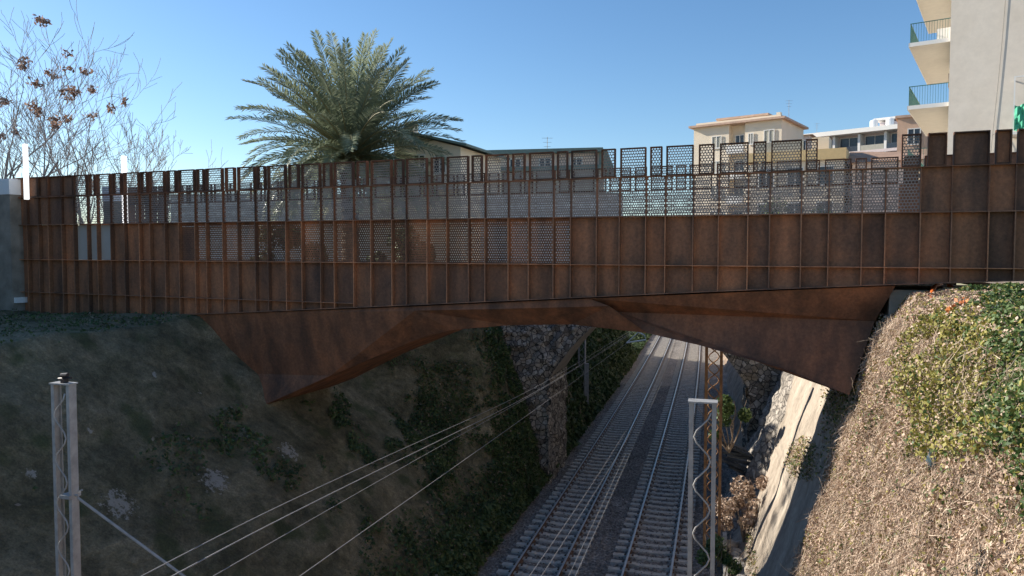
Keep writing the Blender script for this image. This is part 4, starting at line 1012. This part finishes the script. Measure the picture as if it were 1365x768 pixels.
# small blocks between the two
Ym = 108.0; c = P(1040, 190, Ym)
sbk = Bld('hip_roofed_block', (c.x, c.y), (.85, -.52), 'small pinkish block with low hipped roof behind the cream building', -2)
zt_ = P(1045, 183, Ym).z; sbk.vol('wall', 0, 4, 0, 8, -2, zt_, 'pinkwall')
mb = MB(); q = [sbk.at(-.5, -.5, zt_), sbk.at(4.5, -.5, zt_), sbk.at(4.5, 8.5, zt_), sbk.at(-.5, 8.5, zt_)]; r_ = [sbk.at(1.5, 4, zt_ + .7), sbk.at(2.5, 4, zt_ + .7)]
mb.face([q[0], q[1], r_[1], r_[0]]); mb.face([q[1], q[2], r_[1]]); mb.face([q[2], q[3], r_[0], r_[1]]); mb.face([q[3], q[0], r_[0]]); mb.face(q[::-1]); mb.build('roof', M['terracotta'], sbk.root)
for a in (.6, 2.4): sbk.win(a, a + 1.1, zt_ - 2.3, zt_ - .8)
# yellow banded low building
Yy = 66.0; c = P(1000, 205, Yy)
yb = Bld('yellow_banded_building', (c.x, c.y), (.88, -.47), 'low building with yellow fascia in front of the cream one', -2)
zt_ = P(1000, 205, Yy).z
yb.vol('wall', 0, 7.6, 0, 8, -2, zt_ - .9, 'cream'); yb.vol('fascia', -.2, 7.8, -.25, 8.2, zt_ - .898, zt_, 'yellowband'); yb.vol('roof_room', 4.9, 6.3, 1.5, 4, zt_ + .002, zt_ + 1.25, 'cream'); yb.vol('terrace_rail', .3, 4.4, .1, .18, zt_ + .002, zt_ + .9, 'shutter')
for k in range(2):
    for a in (.8, 3.2, 5.6): yb.win(a, a + 1.2, zt_ - 3.0 - 3 * k, zt_ - 1.5 - 3 * k)
rt = Bld('tiled_roof_house', (yb.at(8.2, 1, 0).x, yb.at(8.2, 1, 0).y), (.88, -.47), 'house with sloping mauve-brown roof right of the yellow-banded building', -2)
rt.vol('wall', 0, 6, 0, 7, -2, zt_ - 1.2, 'pinkwall')
mb = MB(); q = [rt.at(-.4, -.4, zt_ - 1.2), rt.at(6.4, -.4, zt_ - 1.2), rt.at(6.4, 7.4, zt_ - 1.2), rt.at(-.4, 7.4, zt_ - 1.2)]; r_ = [rt.at(-.4, 3.5, zt_ + .2), rt.at(4.4, 3.5, zt_ - .1)]
mb.face([q[0], q[1], r_[1], r_[0]]); mb.face([q[1], q[2], r_[1]]); mb.face([q[2], q[3], r_[0], r_[1]]); mb.face([q[3], q[0], r_[0]]); mb.face(q[::-1]); mb.build('roof', M['mauveroof'], rt.root)
# peach block between the terraces and the near building
c = P(1196, 180, 75); pb = Bld('peach_block', (c.x, c.y), (.85, -.52), 'peach coloured block partly hidden behind the beige balconies', -2)
zt_ = P(1204, 158, 75).z; pb.vol('wall', 0, 7, 0, 8, -2, zt_, 'peach'); pb.vol('cornice', -.2, 7.2, -.2, 8.2, zt_ + .002, zt_ + .25, 'terracotta')
for k in range(3): pb.win(1.0, 2.0, zt_ - 2.6 - 3 * k, zt_ - 1.2 - 3 * k)
# flat-roofed house in the middle
Yh = 60.0; c = P(656, 205, Yh)
fh = Bld('flat_roofed_house', (c.x, c.y), (.985, -.17), 'pinkish flat-roofed house with grey-green eaves behind the screens', -2)
zt_ = P(656, 207, Yh).z; fh.vol('wall', 0, 8.6, 0, 8, -2, zt_, 'pinkwall'); fh.vol('roof', -.5, 8.9, -.7, 8.6, zt_ + .002, zt_ + .32, 'greenroof'); fh.vol('lower_roof', -1.2, 9.2, -1.8, -.01, zt_ - 1.5, zt_ - 1.15, 'greenroof'); fh.vol('porch', -1, 9, -1.6, -.012, -2, zt_ - 1.502, 'shutter')
for a in (1.5, 3.9, 6.4): fh.win(a, a + .8, zt_ - .95, zt_ - .4)
q = [fh.at(8.6, .1, zt_ + .3), fh.at(8.6, 8, zt_ + .3), fh.at(10.0, 8, zt_ - 1.9), fh.at(10.0, .1, zt_ - 1.9)]
mb = MB(); mb.face([fh.at(8.602, -.3, zt_ - 2), fh.at(10.0, -.3, zt_ - 2), fh.at(9.2, -.3, zt_ + .25), fh.at(8.602, -.3, zt_ + .25)]); mb.face([fh.at(9.2, -.3, zt_ + .25), fh.at(10.0, -.3, zt_ - 2), fh.at(10.0, 8, zt_ - 2), fh.at(9.2, 8, zt_ + .25)]); mb.build('side_roof', M['greenroof'], fh.root)
def antenna(base, h, label):
    o = thing('roof_antenna', base, label, 'antenna'); base = Vector(base)
    mb = MB(); mb.tube([base, base + Z * h], .025, 5); mb.build('pole', M['galv'], o)
    mb = MB()
    for k, w in enumerate((.9, .7, .55)): mb.tube([base + Z * (h - .1 - k * .35) - Vector((w / 2, 0, 0)), base + Z * (h - .1 - k * .35) + Vector((w / 2, 0, 0))], .015, 4)
    mb.build('aerial', M['galv'], o)
antenna(fh.at(4.1, 3, zt_ + .32), 1.5, 'small aerial on the flat-roofed house')
antenna(cb.at(10.6, 4, P(925, 172, Yc).z + .6), 2.4, 'tall aerial on the right end of the cream building roof')
antenna(wb.at(3.5, 6, P(1075, 184, Yw - 4).z + .35), 3.0, 'aerial on the left end of the mauve-white roof')
# cream house behind the palm
Yp = 50.0; c = P(560, 200, Yp)
ph = Bld('cream_house', (c.x, c.y), (.93, -.36), 'cream house with dark green sloping eaves behind the palm', -2)
zl, zr_ = P(560, 180, Yp).z, P(627, 197, Yp).z
mb = MB(); aL, aR = -2.0, 3.0
pr = [(aL, -2), (aR, -2), (aR, zr_ - .1), (aL, zl + .4)]
f0 = [ph.at(a, 0, z) for a, z in pr]; f1 = [ph.at(a, 7, z) for a, z in pr]
mb.face(f0); mb.face(f1[::-1])
for i in range(4): mb.face([f0[i], f1[i], f1[(i + 1) % 4], f0[(i + 1) % 4]][::-1])
mb.build('wall', M['cream'], ph.root)
mb = MB(); d_ = ph.at(aR + .6, -.4, zr_ - .12) - ph.at(aL - .3, -.4, zl + .48); mb.boxv(ph.at(aL - .3, -.4, zl + .48), d_, ph.v * 7.8, Z * .16); mb.build('roof', M['greenroof'], ph.root)
ph.win(-.4, .35, zr_ - 1.5, zr_ - .55); ph.win(1.1, 1.9, zr_ - 1.7, zr_ - .7); ph.vol('balcony', .2, 3.4, -1.0, -.01, zr_ - 2.9, zr_ - 2.7, 'slabwhite')
ph.vol('chimney', -2.4, -1.7, 2.2, 2.9, zl + .5, zl + 1.4, 'cream')
